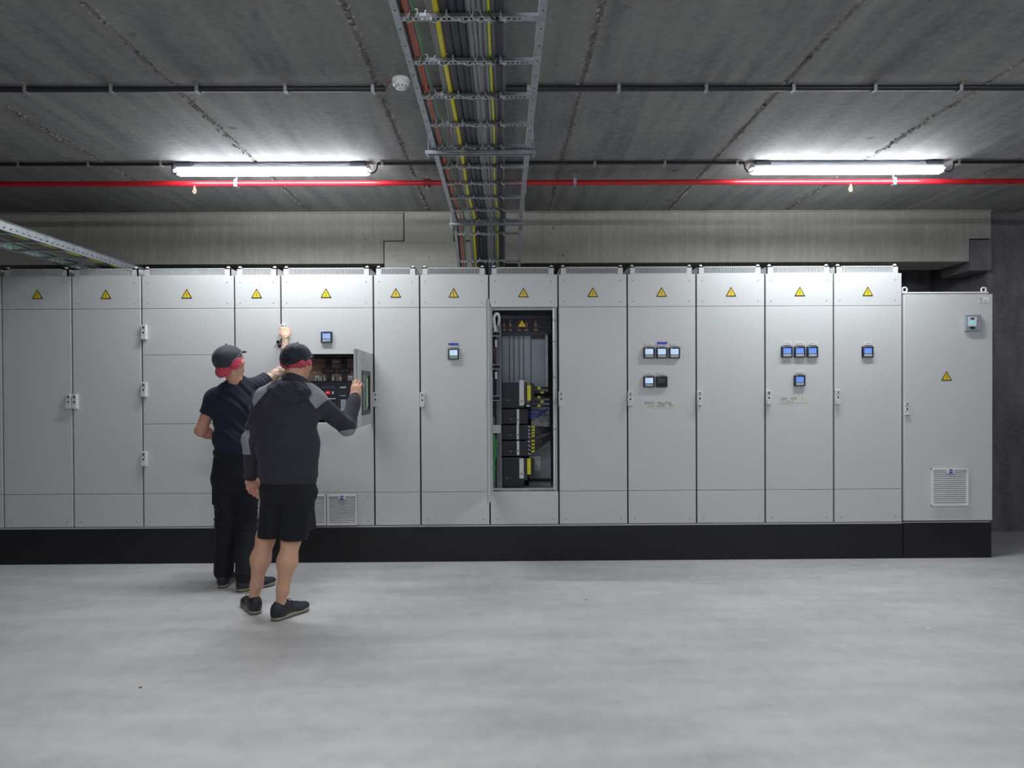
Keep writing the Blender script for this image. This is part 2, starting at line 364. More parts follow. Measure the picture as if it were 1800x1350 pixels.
def vent(x0, x1, z0, z1, parent, clip=True, n=17):
    b = MB(); y = -.002; t = .012
    b.box(x0, x1, y-.004, y, z0, z1, 'white')
    b.box(x0, x1, y-.020, y, z1-t, z1, 'white'); b.box(x0, x1, y-.020, y, z0, z0+t, 'white')
    b.box(x0, x0+t*1.3, y-.018, y, z0, z1, 'white'); b.box(x1-t*1.3, x1, y-.018, y, z0, z1, 'white')
    v = b.build('vent_grille', parent, bevel=.0015)
    b = MB(); b.box(x0+t, x1-t, y-.0055, y-.004, z0+t, z1-t, 'breaker2')
    hh = (z1-z0-2*t)/n
    for i in range(n):
        zc = z0+t+hh*(i+.5); pts_t = []; 
        m_ = 8
        for j in range(m_):   # gently bowed slats
            xa = x0+t+(x1-x0-2*t)*j/m_; xb = x0+t+(x1-x0-2*t)*(j+1)/m_
            ba = .006*(1-(2*j/m_-1)**2); bb_ = .006*(1-(2*(j+1)/m_-1)**2)
            vs = [(xa,y-.005,zc-hh*.1),(xb,y-.005,zc-hh*.1),(xb,y-.013-bb_,zc-hh*.42),(xa,y-.013-ba,zc-hh*.42),(xa,y-.005,zc+hh*.36),(xb,y-.005,zc+hh*.36),(xb,y-.013-bb_,zc+hh*.1),(xa,y-.013-ba,zc+hh*.1)]
            b.add(vs, [(0,1,2,3),(7,6,5,4),(3,2,6,7),(0,4,5,1)], 'white')
    b.build('louvre', v)
    if clip:
        xm = (x0+x1)/2; b = MB(); b.box(xm-.03, xm+.03, y-.024, y, z1-.036, z1-.008, 'white'); b.box(xm-.012, xm+.012, y-.027, y-.02, z1-.040, z1-.006, 'clipblue')
        b.box(xm-.004, xm+.004, y-.028, y-.026, z1-.030, z1-.014, 'paper'); b.build('latch_clip', v)

ZT, ZS, ZP = 2.487, 2.203, .3165
ZL = at(800, 864.5, Y=0).z           # seam above the bottom panels
DEP = .8
def roof_vent(x0, x1, parent):
    i = .022; b = MB(); zt = ZT+.066
    a0, a1 = x0+i, x1-i-.012
    t = .0015
    b.box(a0, a1, .004, .03, ZT, ZT+.008, 'panel'); b.box(a0, a1, .0, .03, zt-.011, zt, 'panel')
    b.box(a0, a0+.046, .0, .022, ZT, zt, 'panel'); b.box(a1-.046, a1, .0, .022, ZT, zt, 'panel')
    n = int((a1-a0-.092)/.0125); st = (a1-a0-.092)/n
    for k in range(n):
        x = a0+.046+st*(k+.5); b.box(x-st*.21, x+st*.21, .002, .012, ZT+.006, zt-.01, 'panel')
    b.box(a0+.01, a1-.01, .030, .034, ZT, zt-.012, 'dark')  # dark sheet paints in the shade behind the slots
    b.box(a0, a0+t*2, 0, DEP-.05, ZT, zt, 'panel'); b.box(a1-t*2, a1, 0, DEP-.05, ZT, zt, 'panel')
    b.box(a0, a1, DEP-.054, DEP-.05, ZT, zt, 'panel'); b.box(a0, a1, 0.0, DEP-.05, zt-.003, zt, 'panel')
    for x in (a0+.022, a1-.022):
        b.lathe([(.0001,.017),(.010,.014),(.016,.006),(.017,0)], 'white', (x,.02,zt), 12)
    b.build('roof_vent', parent)
def carcass(b, x0, x1, z0=ZP, z1=ZT, hollow=None, dep=DEP):
    g = .006
    if hollow is None:
        b.box(x0+g, x1-g, .021, dep, z0-.012, z1-.001, 'panel_edge'); b.box(x0+.001, x1-.001, .0165, .021, z0, z1-.001, 'dark')  # thin dark front plate stands in for the shade in the gaps
    else:
        h0, h1, back = hollow
        b.box(x0+g, x0+g+.012, .019, dep, z0-.012, z1, 'panel_edge'); b.box(x1-g-.012, x1-g, .019, dep, z0-.012, z1, 'panel_edge')
        b.box(x0+g, x1-g, .019, dep, h1, z1-.001, 'panel_edge'); b.box(x0+g, x1-g, .019, dep, z0-.012, h0, 'panel_edge')
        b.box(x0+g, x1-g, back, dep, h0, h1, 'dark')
        for a0, a1, c0, c1 in ((x0+.001, x0+g+.012, z0, z1-.001),(x1-g-.012, x1-.001, z0, z1-.001),(x0+g, x1-g, z0, h0-.003),(x0+g, x1-g, h1+.003, z1-.001)): b.box(a0, a1, .0165, .0190, c0, c1, 'dark')  # dark strips on the frame edges, shade of the gaps as colour
EDG = [-.6,0,.6,1.2,2.0,2.4,3.2,3.6,4.2,4.8,5.4,6.0,6.6,7.2,7.8]
def panel(x0, x1, z0, z1, root, name, gx=.0065, gz=.0016):
    b = MB(); rim(b, x0+gx, x1-gx, z0+gz, z1-gz); return b.build(name, root)
def zy(y, x=800): return at(x, y, Y=0).z
Z1, Z2, Z3 = at(330,624,Y=0).z, at(330,745,Y=0).z, ZL

cab_labels = {
 -.6: 'grey electrical cabinet cut off by the left edge of the photo',
 0: 'grey electrical cabinet with latch on its right edge, second from the left of the row',
 .6: 'grey electrical cabinet with latch on its left edge, third from the left of the row',
 1.2: 'wide grey electrical cabinet of three stacked compartments left of the two people',
 2.0: 'narrow grey electrical cabinet directly behind the person in the T-shirt',
 2.4: 'wide grey switchgear cabinet with open compartment door and circuit breaker inside',
 3.2: 'narrow grey electrical cabinet right of the open compartment door, without a meter',
 3.6: 'grey electrical cabinet with one meter under blue tape, left of the open cabinet',
 4.2: 'open electrical cabinet showing stacked black breakers and wiring',
 4.8: 'plain grey electrical cabinet directly right of the open cabinet',
 5.4: 'grey electrical cabinet with five meters and a handwritten tape strip',
 6.0: 'plain grey electrical cabinet between the two cabinets with handwritten tape',
 6.6: 'grey electrical cabinet with four blue-lit meters and a handwritten tape strip',
 7.2: 'grey electrical cabinet with one blue-lit meter at the right end of the tall row'}
signs = {-.6:None, 0:(65.5,517), .6:(186,517), 1.2:(328,516), 2.0:(451,515.5), 2.4:(573,515), 3.2:(695.7,514.5), 3.6:(797.5,514.5), 4.2:(920,514), 4.8:(1042,513.5), 5.4:(1163,513), 6.0:(1285,512.5), 6.6:(1406,512), 7.2:(1525.5,511.8)}
handles = {0:[(120.5,706)], .6:[(131,706)], 1.2:[(252.5,584),(252.5,685),(252.5,807)], 3.2:[(659.8,702)], 3.6:[(742.3,703)], 4.8:[(986.5,701)], 5.4:[(1108,701)], 6.0:[(1230,700)], 6.6:[(1351.5,699)], 7.2:[(1473,698)]}
for i in range(len(EDG)-1):
    x0, x1 = EDG[i], EDG[i+1]
    root = thing('electrical_cabinet', (x0, 0, .3), cab_labels[x0], 'electrical cabinet', 'row of grey electrical cabinets')
    b = MB()
    hol = None
    if x0 == 2.4: hol = (Z2, Z1, .42)
    if x0 == 4.2: hol = (ZL, ZS, .36)
    carcass(b, x0, x1, hollow=hol); b.build('carcass', root)
    tp = panel(x0, x1, ZS, ZT, root, 'top_panel')
    wx = x1-x0
    screws([(x0+dx, z) for dx in (.052, wx-.062) for z in (ZT-.06, ZS+.045)], tp)
    if signs[x0]: warn(*signs[x0], tp)
    roof_vent(x0, x1, root)
    bp = panel(x0, x1, ZP, ZL, root, 'bottom_panel')
    screws([(x0+dx, z) for dx in (.06, wx-.06) for z in ((ZP+.045,) if x0 != 2.4 else (ZP+.045, ZL-.04))], bp)
    if x0 == 1.2:
        for (a, c), hp in zip(((Z1,ZS),(Z2,Z1),(Z3,Z2)), handles[1.2]):
            d = panel(x0, x1, a, c, root, 'door'); handle(*hp, d, lab='purple')
    elif x0 == 2.4:
        d = panel(x0, x1, Z1, ZS, root, 'door'); handle(496.5, 583, d, lab='purple')
        panel(x0, x1, Z3, Z2, root, 'lower_panel')
        meter(573.7, 592.5, root, 'scr_mid', plate=False)
        for (a0,a1) in ((521,574),(575.8,628.5)):
            vent(at(a0,900,Y=0).x, at(a1,900,Y=0).x, at(600,922.5,Y=0).z, at(600,869.5,Y=0).z, root, clip=a0>530)
    elif x0 == 4.2: pass
    else:
        d = panel(x0, x1, ZL, ZS, root, 'door')
        for hp in handles.get(x0, []): handle(*hp, d, lab='purple' if x0 in (0,.6,6.6) else 'inkgrey')
    if x0 == 3.6: meter(797, 622, root, 'scr_pale', tape=True)
    if x0 == 5.4:
        for j, xx in enumerate((1141.3,1163.6,1186)): meter(xx, 620, root, 'scr_pale', tape=(j==1))
        meter(1141.3, 671, root, 'scr_pale'); meter(1163.6, 671, root, off=True)
        b = MB(); q = at(1128.5, 717.5, Y=0); q2 = at(1189.5, 705.5, Y=0)
        b.prism([(q.x,q.z),(q2.x-.003,q.z-.001),(q2.x,q2.z),(q.x+.005,q2.z-.004)], -.0035, -.002, 'tape')
        b.text('2HD2   Hog Dng', .034, 'ink', q.x+.016, -.0040, q.z+.033, .3); b.text('8 x 35   = 900.27', .022, 'ink', q.x+.045, -.0040, q.z+.009, .3)
        b.text('60 W', .018, 'signblack', q.x+.235, -.0040, q.z+.012, .3)
        b.build('handwritten_tape', root)
    if x0 == 6.6:
        for xx in (1383.9,1406.3,1428.6): meter(xx, 618.5, root, 'scr_blue')
        meter(1406.3, 669, root, 'scr_blue')
        b = MB(); q = at(1370, 710, Y=0); q2 = at(1420.5, 697, Y=0)
        b.prism([(q.x,q.z),(q2.x+.004,q.z+.014),(q2.x-.003,q2.z),(q.x+.004,q2.z-.012)], -.0035, -.002, 'tape')
        b.text('2502   A20', .031, 'ink', q.x+.006, -.0040, q.z+.031, .3, rot=.05); b.text('3 x 75 x 31', .022, 'ink', q.x+.024, -.0040, q.z+.009, .3, rot=.05); b.text('?', .05, 'inkgrey', q.x+.185, -.0040, q.z+.022, .2)
        b.build('handwritten_tape', root)
    if x0 == 7.2: meter(1526, 618.5, root, 'scr_blue')
    if x0 == 2.4:
        # the compartment door, hinged at the right, swung towards the room
        W_, ang = .778, math.radians(92.2)
        hx, hy = x1-.008, -.004
        dz0, dz1 = Z2+.002, Z1-.002
        mt = Matrix.Translation((hx, hy, 0)) @ Matrix.Rotation(-(PI-ang)+PI-0, 4, 'Z') if False else Matrix.Translation((hx,hy,0)) @ Matrix.Rotation(ang, 4, 'Z')
        # local: x from 0 to -W (closed), outer face at y<0
        b = MB()
        wx0, wx1 = -.55, -.215        # window of the door
        wz0, wz1 = dz0+.115, dz1-.185
        for (a0,a1,c0,c1) in ((-W_,wx0,dz0,dz1),(wx1,0,dz0,dz1),(wx0,wx1,dz0,wz0),(wx0,wx1,wz1,dz1)):
            b.box(a0,a1,-.002,.004,c0,c1,'panel',mt)
        b.box(-W_,-W_+.004,-.002,.024,dz0,dz1,'panel',mt); b.box(-.004,0,-.002,.02,dz0,dz1,'panel',mt)
        b.box(-W_,0,-.002,.024,dz0,dz0+.004,'panel',mt); b.box(-W_,0,-.002,.024,dz1-.004,dz1,'panel',mt)
        b.box(-W_+.012,-.03,.014,.024,dz0+.01,dz0+.03,'panel_edge',mt); b.box(-W_+.012,-.03,.014,.024,dz1-.03,dz1-.01,'panel_edge',mt)
        dr = b.build('open_compartment_door', root)
        b = MB(); t = .03
        for (a0,a1,c0,c1) in ((wx0-t,wx0+.004,wz0-t,wz1+t),(wx1-.004,wx1+t,wz0-t,wz1+t),(wx0,wx1,wz0-t,wz0+.004),(wx0,wx1,wz1-.004,wz1+t)):
            b.box(a0,a1,-.008,.016,c0,c1,'breaker2',mt)
        b.build('window_frame', dr)
        b = MB(); b.box(wx0,wx1,0,.003,wz0,wz1,'panedark',mt); b.build('window_pane', dr)
        b = MB(); b.box(wx0+.15,wx0+.21,-.0015,-.0005,wz0+.02,wz1-.02,'green',mt); b.box(wx0+.215,wx0+.27,-.0015,-.0005,wz0+.03,wz1-.03,'paper',mt); b.build('reflection_strip', dr)  # green and white bits of the pane's reflection, painted on as strips
        b = MB(); 
        for zz in (dz0+.03, dz1-.15): b.mark(); b.box(-.05,-.006,.008,.03,zz,zz+.12,'offwhite',mt)
        b.split('hinge', dr)
        # inside: busbar cover, busbars, air circuit breaker
        b = MB(); b.box(x0+.03, x1-.03, .36, .37, Z2+.02, Z1-.02, 'copperpanel'); b.box(x0+.02,x1-.02,.02,.4,Z1-.018,Z1-.012,'dark')
        b.box(x0+.018,x0+.022,.02,.4,Z2,Z1,'copperpanel'); b.build('back_cover', root)
        b = MB()
        for xx in (2.72, 2.86, 3.0):
            b.mark()
            b.box(xx-.022,xx+.022,.33,.36,Z1-.28,Z1-.03,'breaker2'); b.box(xx-.06,xx+.06,.32,.35,Z1-.15,Z1-.11,'breaker2')
        b.split('busbar', root)
        bx0, bx1 = at(540,700,Y=.12).x, at(624,700,Y=.12).x
        zt_ = at(600,669.5,Y=.12).z; zb_ = Z2+.02
        b = MB(); b.box(bx0,bx1,.12,.35,zb_,zt_,'breaker'); b.box(bx0+.015,bx1-.02,.108,.12,zb_+.05,zt_-.012,'breaker2')
        br = b.build('circuit_breaker', root, bevel=.006)
        def R(a,b_,c,d,k,y0=.095,y1=.108,nm=None):
            p0 = at(a,d,Y=y0); p1 = at(c,b_,Y=y0); return (p0.x,p1.x,y0,y1,p0.z,p1.z,k)
        b = MB(); b.box(*R(562,676,592,728,'breaker')); b.box(*R(565,679,589,683,'breaker2',.093,.095)); b.box(*R(574,700,590,701.5,'offwhite',.092,.095)); b.box(*R(596,676,613,735,'breaker'))
        b.box(*R(598,680,608,682,'offwhite',.092,.095)); b.box(*R(598,695,608,696,'offwhite',.092,.095)); b.box(*R(599,702,608,722,'mgrey',.092,.095)); b.build('front_plate', br)
        b = MB(); b.box(*R(572.5,687.5,580.5,693,'redlabel',.090,.095)); b.box(*R(573.5,689.6,578,690.4,'paper',.0895,.090)); b.build('red_label', br)
        b = MB(); b.mark(); b.box(*R(584,688,586,693,'paper',.090,.095))
        for xx in (554,559,563,569,584,597,613,617):
            b.mark(); b.box(*R(xx,662,xx+2.6,669.5,'offwhite',.13,.2))
        b.mark(); b.box(*R(555,660,561,663.5,'white',.125,.15)); b.mark(); b.box(*R(612,661,620,664,'white',.125,.15)); b.mark(); b.box(*R(584,634,596,637.5,'paper',.31,.32))
        b.split('terminal', br)
    if x0 == 4.2:
        # ---- door, opened square to the row, seen edge-on
        mt = Matrix.Translation((x0+.008, -.004, 0)) @ Matrix.Rotation(-math.radians(91.5), 4, 'Z')
        b = MB(); W_ = .585
        b.box(0,W_,-.002,.004,ZL+.002,ZS-.002,'panel',mt); b.box(0,.004,-.002,.02,ZL+.002,ZS-.002,'panel',mt); b.box(W_-.004,W_,-.002,.02,ZL+.002,ZS-.002,'panel',mt)
        b.box(0,W_,-.002,.02,ZL+.002,ZL+.006,'panel',mt); b.box(0,W_,-.002,.02,ZS-.006,ZS-.002,'panel',mt)
        dr = b.build('open_door', root)
        b = MB(); b.box(W_-.06,W_-.016,-.03,-.002,1.3,1.43,'offwhite',mt); b.build('handle', dr)
        # frame of the opening
        b = MB()
        fx = at(972,700,Y=.02).x; fz0 = at(920,861,Y=.02).z; fz1 = at(920,541.5,Y=.02).z
        b.box(x0+.024, fx+.0, .010, .03, fz1-.018, fz1, 'panel_edge'); b.box(x0+.024, fx+.0, .010, .03, fz0, fz0+.014, 'panel_edge')
        b.box(fx, fx+.016, .004, .03, fz0, fz1, 'white'); b.box(fx+.020, x1-.012, .014, .03, ZL, ZS, 'panel_edge')
        b.box(x0+.012, x0+.026, .012, .03, ZL, ZS, 'panel_edge'); b.build('opening_frame', root)
        b = MB(); b.tube([(fx+.008,-.002,fz0+.01),(fx+.008,-.002,fz1-.01)], .007, 'white', 8)
        for py in (562,600,663,709,754,850):
            q = at(974,py,Y=-.006); b.box(q.x-.010,q.x+.016,-.012,.006,q.z-.008,q.z+.008,'galv')
        b.build('locking_rod', root)
        def R(a,b_,c,d,k,y0,y1):
            p0 = at(a,d,Y=y0); p1 = at(c,b_,Y=y0); return (p0.x,p1.x,y0,y1,p0.z,p1.z,k)
        # back plates
        b = MB(); b.box(*R(882,585,960,688,'steelpanel',.24,.25))
        for xx in (895,903,912,920,933): b.box(*R(xx,590,xx+.8,676,'dark',.238,.24))
        b.box(*R(930,760,968,862,'steelpanel',.33,.34)); b.box(*R(934,700,966,760,'steelpanel',.33,.34)); b.box(*R(934,735,962,750,'white',.32,.33)); b.box(*R(881,584,962,590,'breaker2',.22,.24)); b.box(*R(933,590,962,596,'breaker2',.22,.24))
        b.box(*R(959,588,963,690,'galv',.20,.23)); b.box(*R(930,802,950,828,'offwhite',.31,.315)); b.box(*R(930,842,968,846,'dark',.3,.33)); b.box(*R(926,858,965,861,'galv',.3,.4))
        b.build('mounting_plate', root)
        # busbar chamber with clear cover, stand-offs
        b = MB(); b.box(*R(878,545,972,548,'dark',.05,.34)); b.box(*R(880,556,968,560,'breaker2',.24,.27)); b.box(*R(880,574,968,577,'breaker2',.24,.27)); b.build('busbar_rail', root); b = MB()
        for xx in (886,897,912,925,941):
            q = at(xx,582,Y=.2); b.mark()
            b.lathe([(.0,.0),(.022,0),(.024,.02),(.012,.028),(.012,.05),(.018,.056),(.018,.07),(.008,.08),(.008,.1),(0,.104)], 'copper', (q.x,.2,q.z), 14)
        b.split('busbar_support', root)
        b = MB(); b.box(*R(880,548,968,588,'clear',.12,.123)); cv = b.build('clear_cover', root)
        warn(917.5, 568, cv, Y=.115, s=.93)
        # slotted wiring duct with cable loops at the left
        b = MB(); q0 = at(864.5, 858, Y=.04); q1 = at(880.5, 590, Y=.04)
        b.box(q0.x+.006, q1.x, .075, .08, q0.z, q1.z+.1, 'breaker2')
        b.box(q1.x-.008, q1.x, .03, .08, q0.z, q1.z+.1, 'duct')
        z = q0.z
        while z < q1.z+.09:
            b.box(q0.x+.045, q1.x-.008, .034, .075, z, z+.0065, 'duct'); 
            if z < 1.25: b.box(q0.x+.008, q0.x+.030, .036, .075, z, z+.0065, 'duct')
            z += .0125
        dc = b.build('wiring_duct', root)
        b = MB()
        for py, k in ((587,'black'),(645,'black'),(700,'black'),(754,'offwhite')):
            b.mark(); q = at(872.5, py, Y=.02); w2, h2 = .038, .021 if k=='black' else .034
            b.box(q.x-w2, q.x+w2, .0, .03, q.z-h2*.85, q.z+h2*.85, k)
            for (a0,a1,c0,c1) in ((-w2,w2,h2*.8,h2),(-w2,w2,-h2,-h2*.8),(-w2,-w2*.9,-h2,h2),(w2*.9,w2,-h2,h2)):
                b.box(q.x+a0, q.x+a1, -.012, .03, q.z+c0, q.z+c1, 'offwhite')
        b.split('cable_bracket', dc)
        b = MB()
        q = [at(871,584,Y=.03), at(869,570,Y=.01), at(868,558,Y=.0), at(871.5,551.5,Y=.01), at(876,552,Y=.03), at(877.5,560,Y=.05), at(876,572,Y=.06), at(874,584,Y=.05)]
        pts = []
        for j in range(len(q)-1):
            for t_ in range(4): pts.append(q[j].lerp(q[j+1], t_/4))
        b.tube(pts+[q[-1]], [.012+.0018*(j%2) for j in range(len(pts)+1)], 'white', 10); b.build('corrugated_hose', dc)
        b = MB()
        for yy in (604, 660):
            q = at(871.5, yy, Y=.02); b.mark(); b.box(q.x-.006,q.x+.01,.0,.03,q.z-.03,q.z+.03,'white')
            for j in range(4):
                a = at(865+random.uniform(0,8), yy+8, Y=.03); c_ = at(865+random.uniform(0,9), yy+36, Y=.03)
                mid = (a+c_)/2 + Vector((random.uniform(-.02,.02),-.02,0)); b.mark(); b.tube([a,mid,c_], .0017, random.choice(['blue','black','redwire','blue','redwire']), 5)
        b.split('terminal_wire', dc)
        b = MB()
        for j in range(7):
            pts = [at(865+j*.9, 764, Y=.02)]
            for t_ in range(1,8): pts.append(at(865.5+random.uniform(0,5.5)+ (2.5 if t_<4 else 0), 764+t_*12, Y=.015))
            b.mark(); b.tube(pts, .0026, 'green', 5)
        b.split('earth_wire', dc)
        # moulded-case breakers
        spec = [(881,672,921,717,919,913,921,668,713),(882,719,928,745,0,908.5,912.5,719,746),(882,747,928,773,0,908,912,746,772.5),(882,775,928,802,0,908.5,912.8,775,800),(881,806,921,857,0,913,920.5,806,841)]
        for j, (a,b0,c_,d,_,hx0,hx1,hy0,hy1) in enumerate(spec):
            b = MB(); b.box(*R(a,b0,c_,d,'breaker',.10,.24))
            if j in (0,4): b.box(*R(a+2,b0-1,c_-2,b0,'galv_d',.09,.11))
            bk = b.build('breaker', root, bevel=.004)
            b = MB(); b.box(*R(hx0,hy0,hx1,hy1,'offwhite',.090,.10)); b.box(*R(hx0+.8,hy0+3,hx1-.8,hy1-11,'paper',.088,.09)); q = at((hx0+hx1)/2,hy1-8,Y=.089); b.cyl((q.x,.087,q.z),(0,1,0),.006,.004,'black',10)
            b.box(*R((a+c_)/2-8,(b0+d)/2-3,(a+c_)/2+2,(b0+d)/2+2,'black',.092,.10)); b.build('toggle_plate', bk)
            b = MB(); q = at(a+8 if j in(0,4) else a+13, (b0+d)/2+10 if j in (0,4) else (b0+d)/2+6, Y=.098)
            b.text('NS', .020, 'inkgrey', q.x, .0985, q.z); b.text('1', .020, 'inkgrey', q.x+.040, .0985, q.z); b.build('marking', bk)
            if j in (0,4):
                b = MB(); b.box(*R(927,b0+ (5 if j==0 else 0),933,b0+(32 if j==0 else 28),'yellowsheath',.08,.12)); b.box(*R(921,b0,927,b0+38,'breaker2',.11,.24)); b.box(*R(933,b0+2,939,b0+34,'breaker',.12,.24)); b.build('yellow_cover', bk)
        # power cables leaving to the right
        b = MB(); tgt = at(973,757,Y=.25)
        def run(p0, p1, r, k, sag=.0, n=8):
            p0, p1 = Vector(p0), Vector(p1)
            return [p0.lerp(p1, t_/n) + Vector((0,-.02*math.sin(PI*t_/n),-sag*math.sin(PI*t_/n))) for t_ in range(n+1)]
        groups = [([682,690,698,706,713], 971, (682,722)), ([750,756,762,768,776], 973, (752,760)), ([783,790,797], 973, (760,766))]
        for ys, xe, (e0,e1) in groups:
            for j, yy in enumerate(ys):
                p0 = at(929, yy, Y=.15); p1 = at(xe, e0+(e1-e0)*j/len(ys), Y=.15); pts = run(p0, p1, .008, 'black', .02 if yy > 775 else .0)
                b.mark(); b.tube(pts, .0085, 'black', 8)
                b.tube(pts[1 + (j%2 if yy < 740 else 0)+(2 if yy<720 else 0):3 + (j%2 if yy < 740 else 0)+(2 if yy<720 else 0)], .0098, 'yellowsheath', 8)
                q = p0; b.box(q.x-.02,q.x+.02,.14,.17,q.z-.010,q.z+.010,'galv')
        b.split('power_cable', root)
        b = MB()
        for j, yy in enumerate((720,724,728,731,735,741)):
            p0 = at(929, yy, Y=.15); p1 = at(951, 722+j*1.2, Y=.13); p2 = at(963, 719+j*.3, Y=.15)
            pts = [p0, p0.lerp(p1,.5)+Vector((0,-.02, (.012 if j<3 else -.012))), p1, p2]
            b.mark(); b.tube(pts, .0045, 'blue' if j not in (0,5) else 'black', 6)
        q = [at(953+10*math.cos(t_*.5)*.7, 733+10*math.sin(t_*.5), Y=.12) for t_ in range(13)]; b.mark(); b.tube(q, .003, 'blackcab', 6)
        b.split('control_cable', root)

# long plinth under the row
b = MB(); b.box(-.6, 7.795, -.016, DEP, 0, ZP-.014, 'plinth'); b.box(-.6, 7.795, -.010, .012, ZP-.014, ZP-.004, 'panel_edge')
pl = thing('plinth', (3.6, 0, 0), 'long black painted plinth under the row of tall cabinets', 'plinth'); 
b.build('base_box', pl)
b = MB()
for k in range(26):
    x = random.uniform(3.3, 7.6) if k < 20 else random.uniform(.3,3); z = random.uniform(.015,.09); l = random.uniform(.004,.02); h = random.uniform(.001,.004); sl = random.uniform(-.4,.4)*l
    b.add([(x,-.0165,z),(x+l,-.0165,z+sl),(x+l,-.0165,z+sl+h),(x,-.0165,z+h*1.5)], [(0,1,2,3)], 'scuff')
b.build('scuffs', pl)

# the separate lower cabinet on the right
root = thing('electrical_cabinet', (7.8, 0, 0), 'lower separate grey electrical cabinet with lifting eyes and controller at the right end', 'electrical cabinet', 'row of grey electrical cabinets')
X0, X1 = 7.803, at(1742,700,Y=0).x; zt = at(1660,517.5,Y=0).z
b = MB(); b.box(X0+.004, X1-.012, .03, DEP, ZP-.01, zt+.012, 'panel_edge'); b.box(X0, X1-.025, -.002, DEP, zt+.010, zt+.022, 'white'); b.box(X0+.004, X1-.012, .0, .03, ZP-.010, ZP-.0, 'panel_edge'); b.build('carcass', root)
b = MB(); rim(b, X0+.006, X1, ZP+.012, zt, y0=-.018, y1=.016); d = b.build('door', root)
handle(1594.2, 718, d); warn(1664, 660.5, d, Y=-.0205)
b = MB(); b.box(X0+.0, X1-.006, -.014, DEP, 0, ZP-.014, 'plinth'); b.build('plinth', root)
v0, v1 = at(1636,889,Y=-.018), at(1700.5,823,Y=-.018)
bb = MB(); vent_root = root
b = None
_v = vent
def shift_children(fn, dy):
    before = set(bpy.data.objects); fn(); new = [o for o in bpy.data.objects if o not in before]
    for o in new:
        if o.parent is root: o.location.y += dy
shift_children(lambda: vent(v0.x, v1.x, v0.z, v1.z, root, n=17), -.016)
for xx in (1590, 1729):
    b = MB(); q = at(xx, 509.5, Y=.03); n = 24
    pts = [(q.x+.021*math.cos(2*PI*j/n), .03, q.z+.021*math.sin(2*PI*j/n)) for j in range(n+1)]
    b.tube(pts, .0075, 'white', 8, cap=False); b.cyl((q.x,.03,zt+.012),(0,0,1),.014,.012,'white',12); b.build('lifting_eye', root)
# controller
q0, q1 = at(1696,582,Y=-.03), at(1723,553.5,Y=-.03)
b = MB(); b.box(q0.x,q1.x,-.045,-.018,q0.z,q1.z,'mgrey'); b.box(q0.x+.004,q1.x-.004,-.046,-.018,q0.z+.010,q1.z-.004,'duct'); ct = b.build('controller', root, bevel=.002)
def R(a,b_,c,d,k,y0,y1):
    p0 = at(a,d,Y=y0); p1 = at(c,b_,Y=y0); return (p0.x,p1.x,y0,y1,p0.z,p1.z,k)
b = MB(); b.box(*R(1702,557,1717,573.5,'paper',-.049,-.046)); b.box(*R(1706,558.5,1713,562,'ink',-.0495,-.049)); b.box(*R(1704.5,564,1715,571,'scr_cyan',-.0498,-.049)); b.build('screen', ct)
b = MB(); c_ = at(1709.5,576.3,Y=-.047)
for dx,dz,r in ((-.014,0,.007),(.014,0,.007),(0,.006,.0065),(0,-.006,.0065)): b.mark(); b.cyl((c_.x+dx,-.049,c_.z+dz),(0,1,0),r,.004,'black',10)
b.split('button', ct)
b = MB(); b.box(*R(1721,521.5,1738.5,533,'white',-.0200,-.0185)); b.prism([(at(1722,0,Y=-.02).x+dx, at(1725,525.5,Y=-.02).z+dz) for dx,dz in ((0,-.004),(.006,-.004),(.012,.009),(.005,.009))],-.0208,-.02,'signblack'); b.prism([(at(1725.3,0,Y=-.02).x+dx, at(1725,525.5,Y=-.02).z+dz) for dx,dz in ((0,-.004),(.006,-.004),(.012,.009),(.005,.009))],-.0208,-.02,'signblack')
for j in range(4): b.box(*R(1722,527.5+j*1.4,1727,528.1+j*1.4,'inkgrey',-.0206,-.02)); b.box(*R(1729,527.5+j*1.4,1735,528.1+j*1.4,'inkgrey',-.0206,-.02))
b.build('rating_plate', root)

# ------------------------------------------------------------------ lamps
def lamp(x0, x1, y, label, lead=True):
    root = thing('batten_lamp', ((x0+x1)/2, y, HC), label, 'ceiling lamp', 'sealed batten lamps on the ceiling')
    L_ = x1-x0; zc = HC-.062
    b = MB(); n = 10
    def half(r_y, r_z, s0, s1, xa, xb, k, zc=zc):
        ring = lambda x, f=1: [(x, y+r_y*f*math.cos(s0+(s1-s0)*j/n), zc+r_z*f*math.sin(s0+(s1-s0)*j/n)) for j in range(n+1)]
        rs = [ring(xa, .75), ring(xa+.02), ring(xb-.02), ring(xb, .75)]
        vs = [v for r in rs for v in r]; m_ = n+1
        b.add(vs, [(i*m_+j, i*m_+j+1, (i+1)*m_+j+1, (i+1)*m_+j) for i in range(3) for j in range(n)] + [list(range(m_))[::-1], list(range(3*m_,4*m_))], k, False)
    half(.052, .050, 0, PI, x0, x1, 'lampbody'); b.box(x0+.12,x1-.12,y-.02,y+.02,HC-.02,HC,'galv'); b.build('housing', root)
    b = MB(); half(.056, .037, PI, 2*PI, x0+.01, x1-.01, 'diffuser'); b.build('diffuser', root)
    b = MB()
    for xx in (x0+.09, x1-.09): b.mark(); b.box(xx-.06,xx+.06,y-.05,y-.0,HC-.035,HC-.012,'breaker2')
    b.split('end_clip', root)
    return root
lx0, lx1 = at(309,296,Y=-.5).x, at(651,296,Y=-.5).x
rx0, rx1 = at(1318,292,Y=-.5).x, at(1657,292,Y=-.5).x
lamp(lx0, lx1, -.5, 'glowing white batten lamp on the ceiling above the two people')
lamp(rx0, rx1, -.5, 'glowing white batten lamp on the ceiling at the right')
SPX = rx0-lx0
